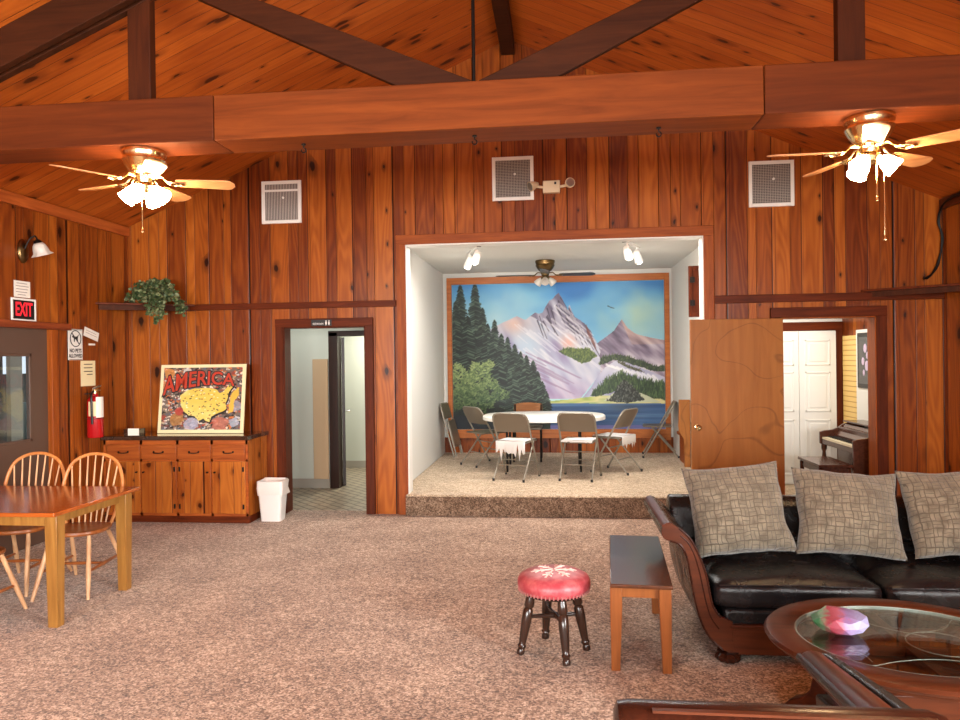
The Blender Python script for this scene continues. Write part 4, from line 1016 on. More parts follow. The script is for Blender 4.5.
for k in range(4):
    x0, x1 = xs[k] + .008, xs[k + 1] - .008; m = (x0 + x1) / 2
    b = bm_new(); box(b, x0, x1, -.016, .001, .652, .798); dr = obj('drawer_front', b, M_drawer, t, bev=.004)
    b = bm_new(); tube(b, curve([(m - .05, -.018, .726), (m - .045, -.036, .720), (m, -.04, .716), (m + .045, -.036, .720), (m + .05, -.018, .726)], 5), .005, 6); box(b, m - .058, m - .042, -.02, -.015, .716, .736); box(b, m + .042, m + .058, -.02, -.015, .716, .736); obj('drawer_pull', b, M_iron, dr)
    b = bm_new(); box(b, x0, x1, -.016, .001, .098, .628); dd = obj('cupboard_door', b, M_cab, t, bev=.004)
    hx = x0 + .02 if k % 2 == 0 else x1 - .02
    for z in (.17, .55):
        b = bm_new(); box(b, hx - .009, hx + .009, -.02, -.015, z - .024, z + .024); cyl(b, (hx, -.021, z - .02), (hx, -.021, z + .02), .004, seg=8); obj('hinge', b, M_iron, dd)
    kx = x1 - .03 if k % 2 == 0 else x0 + .03
    b = bm_new(); turned(b, (kx, -.016, .52), (kx, -.042, .52), [(0, .008), (.4, .006), (.7, .010), (1, .007)], 10); obj('knob', b, M_iron, dd)
# puzzle of the USA
t = thing('jigsaw_puzzle', 'mounted jigsaw of a yellow USA map under red lettering leaning on the wall', 'puzzle', (-3.755, 7.22, .894))
tl = Matrix.Rotation(R(-8), 4, 'X'); w, h = .475, .73; f = .034
b = bm_new(); box(b, -w, w, 0.001, .013, 0, h); obj('backing_board', b, M_cream, t, xf=tl)
cv = paint_puzzle(); pz = cv.mesh('picture', M_print, t, lambda u, q: (-w + f + (2 * w - 2 * f) * u, -.0015 + 0 * u, h - f * .9 - (h - f * 1.9) * q))
pz.data.transform(tl)
def arch(co):
    x, y = co.x, co.y; return (x, y - .42 * x * x + .0, co.z)
xf = tl @ YW(-.015, -.004, .495)
for nm, m, bo, off in (('letter_shadow', M_ink, .012, -.0004), ('lettering', plain('puzzle_red', rgb(188, 58, 34), .4), .0, -.002)):
    q = text_bm('AMERICA', .235, Matrix.Identity(4), .0006, bold=bo + .004, sx=.80, warp=lambda c: (c.x, (c.y * (1.0 - .55 * (c.x + .1))) - .34 * (c.x - .12) ** 2 + .03, c.z))
    bmesh.ops.transform(q, matrix=tl @ YW(-.04, -.004 + off, .545), verts=q.verts); obj(nm, q, m, t, smooth=False)
t = thing('card_holder', 'small dark card holder with a white card on the sideboard worktop', 'card holder', (-4.375, 6.985, .89))
b = bm_new(); box(b, -.085, .07, .0, .14, 0, .072); obj('holder', b, M_counter, t, bev=.003)
b = bm_new(); box(b, -.035, .085, -.004, -.0005, .006, .078); obj('card', b, M_paper, t)
# waste bin
t = thing('waste_bin', 'white plastic waste bin with a bag liner beside the narrow doorway', 'bin', (-2.945, 7.17, 0))
b = bm_new(); n = 12
def rrect(hx, hy, r, z, b, wob=0, seed=0):
    pts = []
    for cx, cy, a0 in ((hx - r, hy - r, 0), (-hx + r, hy - r, 90), (-hx + r, -hy + r, 180), (hx - r, -hy + r, 270)):
        for k in range(6):
            a = R(a0 + 18 * k); pts.append((cx + r * math.cos(a), cy + r * math.sin(a)))
    return [b.verts.new((x + (mnoise.noise(Vector((x * 20, y * 20 + seed, z * 20))) * wob), y + mnoise.noise(Vector((x * 20 + 7, y * 20 + seed, z * 20))) * wob, z + (mnoise.noise(Vector((x * 14, y * 14, 3 + seed))) * wob))) for x, y in pts]
rs = [rrect(.105, .08, .03, .0, b), rrect(.13, .105, .03, .385, b), rrect(.125, .1, .03, .385, b), rrect(.102, .077, .03, .02, b)]
ring_bridge(b, rs); obj('bin_body', b, M_vinyl, t)
b = bm_new(); rs = [rrect(.134, .11, .03, .27, b, .02, 1), rrect(.138, .114, .03, .33, b, .014, 2), rrect(.136, .112, .03, .385, b, .01, 3), rrect(.14, .115, .035, .408, b, .022, 4), rrect(.125, .1, .03, .415, b, .02, 5), rrect(.11, .085, .03, .36, b, .02, 6), rrect(.09, .07, .03, .2, b, .02, 7)]
ring_bridge(b, rs, cap=False)
obj('bag_liner', b, M_bag, t, ang=60)

# ------------------------------------------------------------------ dining table and spindle chairs
t = thing('dining_table', 'honey-legged wooden dining table with a glossy cherry top near the exit door', 'table', (-3.75, 4.53, 0))
b = bm_new(); box(b, -.70, .70, -.47, .45, .712, .737); obj('tabletop', b, M_tabtop, t, bev=.005)
b = bm_new()
for q in ((-.62, .62, -.365, -.345), (-.62, .62, .385, .405)): box(b, q[0], q[1], q[2], q[3], .635, .712)
for q in ((.575, .595), (-.595, -.575)): box(b, q[0], q[1], -.36, .40, .635, .712)
obj('apron', b, M_table, t, bev=.002)
for x in (-.605, .605):
    for y in (-.335, .385):
        b = bm_new(); rs = []
        for z, s in ((0, .032), (.6, .040), (.712, .040)):
            rs.append([b.verts.new((x + sx * s, y + sy * s, z)) for sx, sy in ((-1, -1), (1, -1), (1, 1), (-1, 1))])
        ring_bridge(b, rs); obj('leg', b, M_table, t, bev=.003)
def make_windsor(label, loc, rz):
    t = thing('spindle_back_chair', label, 'chair', loc, rz, 'hoop-back dining chairs round the cherry table')
    b = bm_new(); rs = []
    for s, z in ((.80, .415), (.97, .42), (1.0, .432), (.985, .445), (.93, .45), (.5, .440)):
        rs.append([b.verts.new((.205 * s * math.copysign(abs(math.cos(a)) ** .8, math.cos(a)), (.20 * s * math.copysign(abs(math.sin(a)) ** .8, math.sin(a))), z)) for a in [2 * math.pi * i / 32 for i in range(32)]])
    ring_bridge(b, rs); obj('seat', b, M_windd, t)
    feet = {}
    for sx in (-1, 1):
        for sy, fx, fy in ((1, .19, .28), (-1, .20, -.34)):
            p0, p1 = Vector((sx * fx, fy, 0)), Vector((sx * .13, sy * .13, .425)); feet[sx, sy] = (p0, p1)
            b = bm_new(); turned(b, p0, p1, [(0, .011), (.1, .013), (.45, .018), (.62, .0145), (.85, .016), (1, .012)], 10); obj('leg', b, M_windl, t)
    b = bm_new(); mids = []
    for sx in (-1, 1):
        a_, c_ = feet[sx, 1][0].lerp(feet[sx, 1][1], .42), feet[sx, -1][0].lerp(feet[sx, -1][1], .42); turned(b, a_, c_, [(0, .008), (.5, .014), (1, .008)], 8); mids.append(a_.lerp(c_, .5))
    turned(b, mids[0], mids[1], [(0, .008), (.5, .013), (1, .008)], 8); obj('stretcher', b, M_windd, t)
    H = curve([(-.165, -.135, .44), (-.206, -.185, .60), (-.219, -.215, .73), (-.176, -.245, .87), (-.094, -.26, .932), (0, -.265, .95), (.094, -.26, .932), (.176, -.245, .87), (.219, -.215, .73), (.206, -.185, .60), (.165, -.135, .44)], 6)
    b = bm_new(); tube(b, H, .0125, 8); obj('hoop', b, M_wind, t)
    def top(x):
        best = min((p for p in H if p.z > .72), key=lambda p: abs(p.x - x)); return best
    for k in range(7):
        x0 = -.12 + .04 * k; x1 = x0 * 1.42; q = top(x1); b = bm_new(); turned(b, (x0, -.165 + .35 * x0 * x0 * 4, .44), (x1, q.y, q.z - .004), [(0, .005), (.3, .0085), (1, .005)], 8); obj('spindle', b, M_windl, t)
    return t
w0 = make_windsor('hoop-back spindle chair at the table corner closest to the sideboard', (-3.495, 4.92, 0), R(189))
KIDS[w0.name] = list(w0.children)
dup(w0, (-3.99, 4.95, 0), R(190), 'hoop-back spindle chair in front of the brown exit door')
dup(w0, (-3.765, 4.2, 0), R(0), 'spindle chair on the near side of the table, only its legs in view')

# ------------------------------------------------------------------ folding table, chairs and cloths on the stage
ZS = .221
t = thing('folding_table', 'white oval folding table on dark legs in the middle of the stage', 'table', (-.18, 9.15, ZS))
b = bm_new(); rs = []
for s, z in ((.97, .645), (1, .65), (1, .69), (.985, .697)):
    rs.append([b.verts.new((.77 * s * math.copysign(abs(math.cos(a)) ** .8, math.cos(a)), .62 * s * math.copysign(abs(math.sin(a)) ** .8, math.sin(a)), z)) for a in [2 * math.pi * i / 56 for i in range(56)]])
ring_bridge(b, rs); obj('tabletop', b, M_tabw, t, bev=.004)
for x in (-.45, .45):
    b = bm_new(); tube(b, [(x, -.28, .014), (x, -.28, .63), (x, .28, .63), (x, .28, .014)], .014, 8); tube(b, [(x, -.28, .18), (x, .28, .18)], .009, 8); tube(b, [(x, 0, .62), (x * .35, 0, .63)], .008, 8); obj('leg_frame', b, M_iron, t)
def make_fold(label, loc, rz, open_=True):
    t = thing('folding_chair', label, 'folding chair', loc, rz, 'grey steel folding chairs on the stage')
    b = bm_new(); w = .215
    def P(z): return .22 - .44 * z / .78                # the straight tube from front foot to back
    pts = [(-w, P(0), .012), (-w, P(.4), .4), (-w, P(.64), .64)] + [(-w + .06 - .06 * math.cos(a), P(.70 + .075 * math.sin(a)), .70 + .075 * math.sin(a)) for a in [R(q) for q in (0, 30, 60, 90)]]
    pts += [(-x, y, z) for x, y, z in reversed(pts)]
    tube(b, pts, .0115, 8); tube(b, [(-w, P(.2), .2), (w, P(.2), .2)], .007, 6); obj('frame', b, M_gray, t)
    b = bm_new(); n = 8; A, B = [], []
    for i in range(n + 1):
        u = -1 + 2 * i / n; bow = .028 * (1 - u * u)
        z1 = .775 - .045 * max(0, abs(u) - .6) ** 2 / .16
        for st, dd in ((A, 0), (B, .004)): st.append([b.verts.new((u * (w - .006), P(z) - bow * 1.0 - dd, z)) for z in (.555, .60, .70, z1)])
    for st in (A, B):
        for i in range(n):
            for k in range(3): b.faces.new((st[i][k], st[i + 1][k], st[i + 1][k + 1], st[i][k + 1]))
    obj('backrest', b, M_graybk, t)
    ry = -.26
    b = bm_new(); q = [(-.185, ry, .012), (-.185, .10, .425), (.185, .10, .425), (.185, ry, .012)]
    tube(b, q[:2], .0105, 8); tube(b, q[2:], .0105, 8); tube(b, [(-.185, ry + .14, .17), (.185, ry + .14, .17)], .007, 6); tube(b, [(-.185, ry + .26, .31), (.185, ry + .26, .31)], .007, 6); obj('rear_leg_frame', b, M_gray, t)
    b = bm_new(); box(b, -.19, .19, -.17, .22, .425, .445); obj('seat', b, M_graybk, t, bev=.012)
    for x, y in ((-w, P(0)), (w, P(0)), (-.185, ry), (.185, ry)):
        b = bm_new(); cyl(b, (x, y, 0), (x, y, .03), .0145, seg=8); obj('foot_cap', b, M_rubber, t)
    return t
f0 = make_fold('grey folding chair with its back turned, on the forest side of the table', (-.50, 8.50, ZS), R(-17)); KIDS[f0.name] = list(f0.children)
dup(f0, (.245, 8.53, ZS), R(-12), 'grey folding chair with its back turned, toward the lake side')
dup(f0, (-.98, 9.58, ZS), R(-50), 'grey folding chair turned sideways at the forest end of the table')
dup(f0, (.70, 9.02, ZS), R(58), 'grey folding chair drawn up at the lake end of the table')
dup(f0, (1.42, 10.42, ZS), R(84), 'grey folding chair set alone against the wall below the mural lake')
# a brown chair behind the table
M_brownw = wood('brown_chair_wood', rgb(112, 70, 40), rgb(150, 100, 62), 'X', rough=.22, coat=.4)
t = thing('side_chair', 'brown-backed chair behind the white table facing the room', 'chair', (-.42, 9.98, ZS), R(180))
b = bm_new()
P_ = []
for st in (0, .02): P_.append([[b.verts.new((.2 * u, -.2 - .03 * (1 - u * u) - st - (z - .6) * .25, z)) for z in (.60, .66, .74, .785 - .02 * u * u)] for u in [-1 + .25 * i for i in range(9)]])
for G_ in P_:
    for i in range(8):
        for k in range(3): b.faces.new((G_[i][k], G_[i + 1][k], G_[i + 1][k + 1], G_[i][k + 1]))
for i in range(8): 
    for k in (0, 3): b.faces.new((P_[0][i][k], P_[0][i + 1][k], P_[1][i + 1][k], P_[1][i][k]))
obj('backrest', b, M_brownw, t)
for x in (-.185, .185):
    b = bm_new(); tube(b, [(x, -.22, 0), (x, -.19, .44), (x, -.24, .76)], .013, 8); obj('leg', b, M_iron, t)
    b = bm_new(); tube(b, [(x, .18, 0), (x, .17, .44)], .013, 8); obj('leg', b, M_iron, t)
b = bm_new(); box(b, -.2, .2, -.19, .2, .44, .475); obj('seat', b, M_graybk, t, bev=.012)
# the chair folded flat against the wall
t = thing('folding_chair', 'grey folding chair folded flat and leaning in the alcove corner', 'folding chair', (-1.455, 10.38, ZS), 0, 'grey steel folding chairs on the stage')
tl = Matrix.Rotation(R(-90), 4, 'Z') @ Matrix.Rotation(R(17), 4, 'X')
tl = Matrix.Rotation(R(84), 4, 'Z') @ Matrix.Rotation(R(-15), 4, 'X')
w = .215
b = bm_new(); pts = [(-w, 0, .012), (-w, 0, .70)] + [(-w + .06 - .06 * math.cos(a), 0, .72 + .075 * math.sin(a)) for a in [R(q) for q in (0, 30, 60, 90)]]; pts += [(-x, y, z) for x, y, z in reversed(pts)]
tube(b, pts, .0115, 8); obj('frame', b, M_gray, t, xf=tl)
b = bm_new(); tube(b, [(-.185, -.03, .02), (-.185, -.03, .5), (.185, -.03, .5), (.185, -.03, .02)], .0105, 8); tube(b, [(-.185, -.03, .15), (.185, -.03, .15)], .007, 6); obj('rear_leg_frame', b, M_gray, t, xf=tl)
b = bm_new(); box(b, -w + .01, w - .01, -.012, .004, .57, .79); obj('backrest', b, M_graybk, t, xf=tl, bev=.006)
b = bm_new(); box(b, -.18, .18, -.052, -.036, .16, .54); obj('seat', b, M_graybk, t, xf=tl, bev=.008)
def cloth(label, loc, rz, drop, seed):
    b = bm_new(); n = 16; g_ = []
    for i in range(n + 1):
        row = []
        for j in range(n + 1):
            u, v = -1 + 2 * i / n, -1 + 2 * j / n
            x, y = u * .18, v * .215
            ov = max(0, -y - .189) * drop * 2.6 * (1 + 1.2 * mnoise.noise(Vector((u * 7, seed, 2)))) + max(0, abs(x) - .185) * .5
            z = .4475 + .006 - ov * 2.0 * (1 + .5 * mnoise.noise(Vector((u * 5 + seed, v * 5, 0)))) + .004 * mnoise.noise(Vector((u * 6, v * 6, seed)))
            row.append(b.verts.new((max(-.212, min(.212, x)), max(-.182, y) - .004, z)))
        g_.append(row)
    for i in range(n):
        for j in range(n): b.faces.new((g_[i][j], g_[i + 1][j], g_[i + 1][j + 1], g_[i][j + 1]))
    o = obj('seat_cloth', b, M_lace, ang=80); o.location = loc; o.rotation_euler = (0, 0, rz); tag(o, label, 'cloth', 'white cloths over the folding seats')
    s = o.modifiers.new('th', 'SOLIDIFY'); s.thickness = .004; s.offset = 1
cloth('white cloth draped over the seat of the forest-side folding chair', (-.50, 8.50, ZS), R(-17), 1.0, 1)
cloth('white cloth lying on the seat of the lake-side folding chair seen from behind', (.245, 8.53, ZS), R(-12), .1, 2)
cloth('white fringed cloth hanging off the seat at the lake end of the table', (.70, 9.02, ZS), R(58), .8, 3)

# ------------------------------------------------------------------ piano and bench in the music room
t = thing('piano', 'small dark walnut upright piano seen through the wide doorway', 'piano', (3.03, 7.80, 0))
Lp = .98
b = bm_new(); box(b, .20, .50, .02, Lp - .02, .03, .80); obj('case', b, M_pianow, t, bev=.006)
for y0, y1 in ((0, .035), (Lp - .035, Lp)):
    b = bm_new(); prism(b, ([(.0, .0)] if y0 == 0 else [(.0, .60)]) + [(.0, .735), (.05, .75), (.14, .76), (.20, .785), (.27, .83), (.36, .85), (.50, .85), (.50, 0.0)] + ([] if y0 == 0 else [(.27, 0.0), (.26, .52), (.1, .57)]), y0, y1, 'y'); obj('cheek', b, M_pianow, t, bev=.005)
b = bm_new(); box(b, .015, .26, .036, Lp - .036, .60, .655); obj('key_bed', b, M_pianow, t, bev=.004)
b = bm_new(); box(b, .02, .155, .05, Lp - .05, .656, .678); k_ = obj('keys', b, M_ivory, t)
b = bm_new()
for k in range(40):
    y = .06 + k * .0218
    if k % 7 in (0, 1, 3, 4, 5): box(b, .075, .155, y, y + .011, .679, .69)
obj('black_keys', b, M_black, k_)
b = bm_new(); prism(b, [(.155, .69), (.20, .70), (.30, .82), (.28, .83), (.18, .73), (.155, .71)], .036, Lp - .036, 'y'); obj('music_desk', b, M_pianow, t)
b = bm_new(); box(b, .27, .51, -.005, Lp + .005, .851, .87); obj('lid', b, M_pianow, t, bev=.004)
for y in (Lp - .03,):
    b = bm_new(); turned(b, (.045, y, 0), (.045, y, .60), [(0, .02), (.08, .024), (.12, .016), (.7, .027), (.85, .018), (.9, .03), (1, .03)]); obj('leg', b, M_pianow, t)
t = thing('piano_bench', 'low dark wooden bench in front of the piano keys', 'bench', (2.83, 8.05, 0))
b = bm_new(); box(b, -.17, .17, -.33, .33, .47, .50); obj('seat', b, M_pianow, t, bev=.006)
b = bm_new()
for q in ((-.14, .14, -.3, -.28), (-.14, .14, .28, .3), (-.14, -.12, -.3, .3), (.12, .14, -.3, .3)): box(b, q[0], q[1], q[2], q[3], .40, .47)
obj('apron', b, M_pianow, t)
for x in (-.135, .135):
    for y in (-.29, .29): b = bm_new(); turned(b, (x, y, 0), (x, y, .46), [(0, .015), (1, .024)], 8); obj('leg', b, M_pianow, t)
# ------------------------------------------------------------------ sofa with scroll arms
t = thing('sofa', 'black leather sofa with scrolled mahogany-trimmed arms', 'sofa', (1.69, 4.40, 0))
SX = 1.69; SY = 4.40
outer = [(.913, .045), (.86, .07), (.805, .118), (.765, .18), (.738, .25), (.712, .36), (.695, .47), (.680, .555), (.655, .615), (.625, .64), (.59, .648)]
inner = [(.64, .716), (.685, .675), (.725, .61), (.762, .52), (.783, .44), (.795, .37), (.812, .30), (.85, .245), (.913, .222)]
scroll_c = (.592, .694); 
def arm_poly(grow=0.0):
    sc = [(scroll_c[0] + .047 * math.cos(R(a)), scroll_c[1] + .047 * math.sin(R(a))) for a in range(265, 70, -24)]
    return outer + sc + inner
for sg, nm in ((1, 'near'), (-1, 'far')):
    def X(p): return ((p[0] - SX) if sg > 0 else (SX - p[0]), p[1])
    b = bm_new(); prism(b, [X(p) for p in arm_poly()], 3.985 - SY, 4.74 - SY, 'y'); am = obj('arm', b, M_leather, t, bev=.006)
    b = bm_new(); prism(b, [X(p) for p in arm_poly()], 3.95 - SY, 3.984 - SY, 'y'); tr = obj('arm_facing', b, M_mahog, am, bev=.007, seg=3)
    b = bm_new()
    def rail(pts, r, y): tube(b, curve([(X(p)[0], y, X(p)[1]) for p in pts], 3), r, 6)
    rail(outer[1:], .006, 3.95 - SY); rail(inner[:-1], .006, 3.95 - SY)
    rail([((o[0] + i[0]) / 2 + .012, (o[1] + i[1]) / 2) for o, i in zip(outer[2:10], list(reversed(inner))[1:9])], .004, 3.9495 - SY)
    obj('facing_bead', b, M_mahogd, am)
    # strip of polished wood along the top of the scroll
    b = bm_new(); rs = []
    for y in (3.955, 4.735):
        ro = [(scroll_c[0] + .0525 * math.cos(R(a)), scroll_c[1] + .0525 * math.sin(R(a))) for a in range(146, 80, -11)]; ri = [(scroll_c[0] + .044 * math.cos(R(a)), scroll_c[1] + .044 * math.sin(R(a))) for a in range(82, 147, 11)]
        rs.append([b.verts.new((X(p)[0], y - SY, p[1])) for p in ro + ri])
    ring_bridge(b, rs); obj('arm_rail', b, M_mahogy, am)
    b = bm_new(); lathe(b, [(.035, 0), (.052, .006), (.064, .022), (.064, .036), (.05, .05), (.056, .058)], (X((.892, 0))[0] + .0, 3.98 - SY, 0), 40, rib=.08, ribn=10); obj('bun_foot', b, M_mahogd, t)
    b = bm_new(); lathe(b, [(.03, 0), (.042, .006), (.052, .022), (.052, .036), (.04, .046), (.046, .052)], (X((.915, 0))[0], 4.80 - SY, 0), 16); obj('bun_foot', b, M_mahogd, t)
hw = SX - .90
b = bm_new(); box(b, -hw, hw, 3.952 - SY, 3.99 - SY, .045, .205); box(b, -hw, hw, 3.945 - SY, 3.955 - SY, .185, .207); obj('apron', b, M_mahog, t, bev=.005)
b = bm_new(); box(b, -hw - .03, hw + .03, 3.975 - SY, 4.84 - SY, .10, .285); obj('seat_base', b, M_leather, t, bev=.025, seg=4)
iw = SX - .812
for k in (-1, 0):
    b = bm_new(); x0 = k * iw + .004; soft_box(b, x0, x0 + iw - .008, 3.945 - SY, 4.66 - SY, .285, .425, .035, 12, .045); o = obj('seat_cushion', b, M_leather, t, ang=80)
    b = bm_new(); tube(b, [(x0 + .03, 3.957 - SY, .412), (x0 + iw * .5, 3.952 - SY, .42), (x0 + iw - .04, 3.957 - SY, .412)], .005, 6); obj('piping', b, M_leather, o)
b = bm_new(); prism(b, [(4.60 - SY, .5), (4.66 - SY, .70), (4.72 - SY, .745), (4.80 - SY, .745), (4.86 - SY, .68), (4.855 - SY, .5)], -SX + .70, SX - .70, 'x'); prism(b, [(4.64 - SY, .12), (4.60 - SY, .5), (4.855 - SY, .5), (4.855 - SY, .12)], -SX + .82, SX - .82, 'x'); obj('backrest', b, M_leather, t, bev=.02, seg=4)
# three big scatter cushions
for (x, w, d, rz, tilt, sd, lb) in ((1.048, .285, .27, 5, 66, 1, 'grey basket-weave cushion propped in the sofa corner by the scroll arm'), (1.668, .295, .255, -4, 64, 2, 'grey basket-weave cushion in the middle of the visible sofa back'), (2.28, .295, .258, 1, 65, 3, 'grey basket-weave cushion cut off by the edge of the view')):
    b = bm_new(); cushion(b, w, d, .13, 22, .07, 2.6, sd, .012)
    o = obj('throw_cushion', b, M_weave, ang=80); o.location = (x, 4.395, .455 + d * math.sin(R(tilt)) + .03)
    o.rotation_euler = Matrix.Rotation(R(rz), 4, 'Y').to_euler()
    o.rotation_euler = (Matrix.Rotation(R(tilt), 3, 'X') @ Matrix.Rotation(R(rz), 3, 'Z')).to_euler()
    tag(o, lb, 'cushion', 'basket-weave cushions on the sofa')

# ------------------------------------------------------------------ round coffee table
CX, CY, CZ = 1.442, 3.17, .46
t = thing('coffee_table', 'round mahogany coffee table with an inset glass top beside the sofa', 'coffee table', (CX, CY, 0))
def oval(a, c, n=64, ph=0.0): return [(a * math.cos(2 * math.pi * i / n + ph), c * math.sin(2 * math.pi * i / n + ph)) for i in range(n)]
b = bm_new()
prof = [(.438, .378, .43), (.44, .38, CZ - .004), (.446, .386, CZ), (.53, .478, CZ + .001), (.556, .502, CZ - .004), (.566, .512, CZ - .016), (.558, .504, CZ - .028), (.54, .486, CZ - .034), (.53, .476, CZ - .05), (.50, .446, CZ - .052), (.46, .40, CZ - .052)]
rs = [[b.verts.new((x, y, z)) for x, y in oval(a, c)] for a, c, z in prof]
ring_bridge(b, rs, closed=True); obj('rim', b, M_mahog, t)
b = bm_new(); rs = [[b.verts.new((x, y, z)) for x, y in oval(.4385, .3785)] for z in (CZ - .014, CZ - .004)]; ring_bridge(b, rs); obj('glass_top', b, M_tglass, t)
b = bm_new(); rs = [[b.verts.new((x, y, z)) for x, y in oval(a, c)] for a, c, z in ((.432, .372, CZ - .016), (.442, .382, CZ - .0025), (.436, .376, CZ - .0025))]; ring_bridge(b, rs, closed=True); obj('glass_bead', b, plain('glass_edge', rgb(120, 128, 120), .35), t)
# pedestal: panelled box on a plinth with fluted corner posts and concave corner brackets
b = bm_new(); box(b, -.24, .24, -.2, .2, .05, .37); obj('pedestal', b, M_mahog, t, bev=.006)
for q in (((-.17, .17), (-.212, -.2)), ((-.17, .17), (.2, .212))):
    b = bm_new(); box(b, q[0][0], q[0][1], q[1][0], q[1][1], .10, .31); obj('pedestal_panel', b, M_mahog, t, bev=.008)
for x in (-.24, .24):
    for y in (-.2, .2):
        b = bm_new(); lathe(b, [(.034, .05), (.034, .37)], (x, y, 0), 40, rib=.12, ribn=10); obj('fluted_post', b, M_mahogd, t)
        a = math.atan2(y, x); dr = Vector((math.cos(a), math.sin(a), 0)); sd = Vector((-dr.y, dr.x, 0))
        r0 = math.hypot(x, y) + .02
        mt = Matrix(((dr.x, sd.x, 0, 0), (dr.y, sd.y, 0, 0), (0, 0, 1, 0), (0, 0, 0, 1)))
        pr = [(r0 - .03, .0), (.50, .0), (.512, .02), (.48, .05), (.43, .075), (.395, .12), (.38, .19), (.39, .26), (.42, .32), (.46, .37), (.475, .412), (r0 - .03, .412)]
        b = bm_new(); prism(b, pr, -.035, .035, 'y', mt); obj('leg', b, M_mahog, t, bev=.008)
b = bm_new(); box(b, -.26, .26, -.22, .22, .0, .05); obj('plinth', b, M_mahogd, t, bev=.008)
b = bm_new(); box(b, -.44, .44, -.022, .022, .385, .425); box(b, -.022, .022, -.38, .38, .385, .425); obj('cross_rail', b, M_mahog, t)
b = bm_new()
tube(b, [(.12 + .13 * math.cos(q), -.02 + .13 * math.sin(q), .44) for q in [2 * math.pi * k / 32 for k in range(32)]], .0025, 6, True)
for q in ([(-.25, -.26, .44), (-.1, -.2, .44), (.05, -.18, .44), (.2, -.22, .44)], [(-.14, .3, .44), (-.08, .2, .44), (.0, .12, .44), (.1, .06, .44)], [(-.3, -.1, .44), (-.24, -.15, .44), (-.235, -.22, .44)], [(.1, .1, .44), (.22, .16, .44), (.3, .26, .44)]): tube(b, curve(q, 6), .002, 6)
obj('scroll_ironwork', b, plain('dull_wire', rgb(150, 144, 136), .5, .6), t)
# the bright faceted pouch on the glass
b = bm_new(); bmesh.ops.create_icosphere(b, subdivisions=2, radius=1.0)
rr = random.Random(3)
for v in b.verts: v.co = Vector((v.co.x * .108, v.co.y * .108, max(0.0, (v.co.z * .5 + .42) * .10))) * (1 + rr.uniform(-.09, .09)); v.co.z = max(0, v.co.z)
def poucham():
    g = G('patchwork_print'); o = g.obj(); sp = g.n('ShaderNodeSeparateXYZ', {0: o}).outputs
    f = g.math('ADD', g.math('MULTIPLY', sp[0], 5.2), g.math('ADD', .5, g.math('MULTIPLY', g.math('SUBTRACT', g.noise(o, 26, 3), .5), .5)), clamp=True)
    c = g.ramp(f, [(.0, rgb(60, 128, 84)), (.14, rgb(110, 146, 116)), (.26, rgb(150, 56, 70)), (.48, rgb(160, 80, 98)), (.62, rgb(124, 92, 132)), (.85, rgb(136, 130, 164))])
    vo = g.n('ShaderNodeTexVoronoi', {'Vector': o, 'Scale': 62.0}).outputs[0]
    c = g.mix(g.mr(vo, .12, .26, .75, 0), c, rgb(122, 92, 128)); 
    return g.pbr(c, .4)
o = obj('patchwork_pouch', b, poucham(), ang=12); o.location = (1.185, 3.215, CZ + .0005); o.rotation_euler = (0, 0, R(-12)); tag(o, 'small faceted pink, lavender and green pouch lying on the glass', 'pouch')

# ------------------------------------------------------------------ long end table
t = thing('end_table', 'narrow wooden end table with a dark top beside the sofa arm', 'table', (.446, 4.262, 0), R(-3.9))
b = bm_new(); box(b, -.155, .16, -.52, .52, .452, .472); obj('tabletop', b, M_endtop, t, bev=.005)
b = bm_new()
for q in ((-.12, .12, -.452, -.434), (-.12, .12, .434, .452), (-.135, -.118, -.44, .44), (.118, .135, -.44, .44)): box(b, q[0], q[1], q[2], q[3], .385, .452)
obj('apron', b, M_endleg, t, bev=.002)
for x in (-1, 1):
    for y in (-1, 1):
        b = bm_new(); rs = []
        for z, s, o_ in ((0, .023, .006), (.34, .031, 0), (.452, .031, 0)):
            cx, cy = x * (.125 + o_), y * .442; rs.append([b.verts.new((cx + i * s, cy + j * s, z)) for i, j in ((-1, -1), (1, -1), (1, 1), (-1, 1))])
        ring_bridge(b, rs); obj('leg', b, M_endleg, t, bev=.003)
# ------------------------------------------------------------------ footstool
t = thing('footstool', 'round red vinyl footstool with a white snowflake on dark turned legs', 'stool', (-.035, 4.04, 0))
b = bm_new(); lathe(b, [(.03, .347), (.17, .345), (.190, .352), (.203, .378), (.203, .402), (.192, .424), (.165, .440), (.11, .451), (.05, .455), (.001, .456)], seg=48); cu = obj('cushion', b, M_redv, t)
b = bm_new()
def zc(r): return float(np.interp(r, [.0, .05, .11, .165, .192], [.4565, .4555, .4515, .4405, .425])) + .0008
for k in range(6):
    a = R(60 * k + 10)
    def q(r, da=0.0): 
        x, y = r * math.cos(a) - da * math.sin(a), r * math.sin(a) + da * math.cos(a); return (x, y, zc(math.hypot(x, y)))
    for seg_ in ([q(.012), q(.045), q(.08), q(.118)], [q(.05), q(.072, .02)], [q(.05), q(.072, -.02)], [q(.082), q(.104, .024)], [q(.082), q(.104, -.024)]): tube(b, seg_, .0046, 6)
    ellipsoid(b, q(.124), .007, .007, .002, 8, 5); ellipsoid(b, q(.104, .024), .006, .006, .002, 8, 5); ellipsoid(b, q(.104, -.024), .006, .006, .002, 8, 5)
obj('snowflake_print', b, plain('cream_print', rgb(236, 196, 188), .6), cu)
b = bm_new()
for k in range(56):
    a = 2 * math.pi * k / 56; cyl(b, (.197 * math.cos(a), .197 * math.sin(a), .349), (.199 * math.cos(a), .199 * math.sin(a), .366), .004, seg=6)
obj('nail_trim', b, plain('pale_nails', rgb(170, 110, 106), .4), cu)
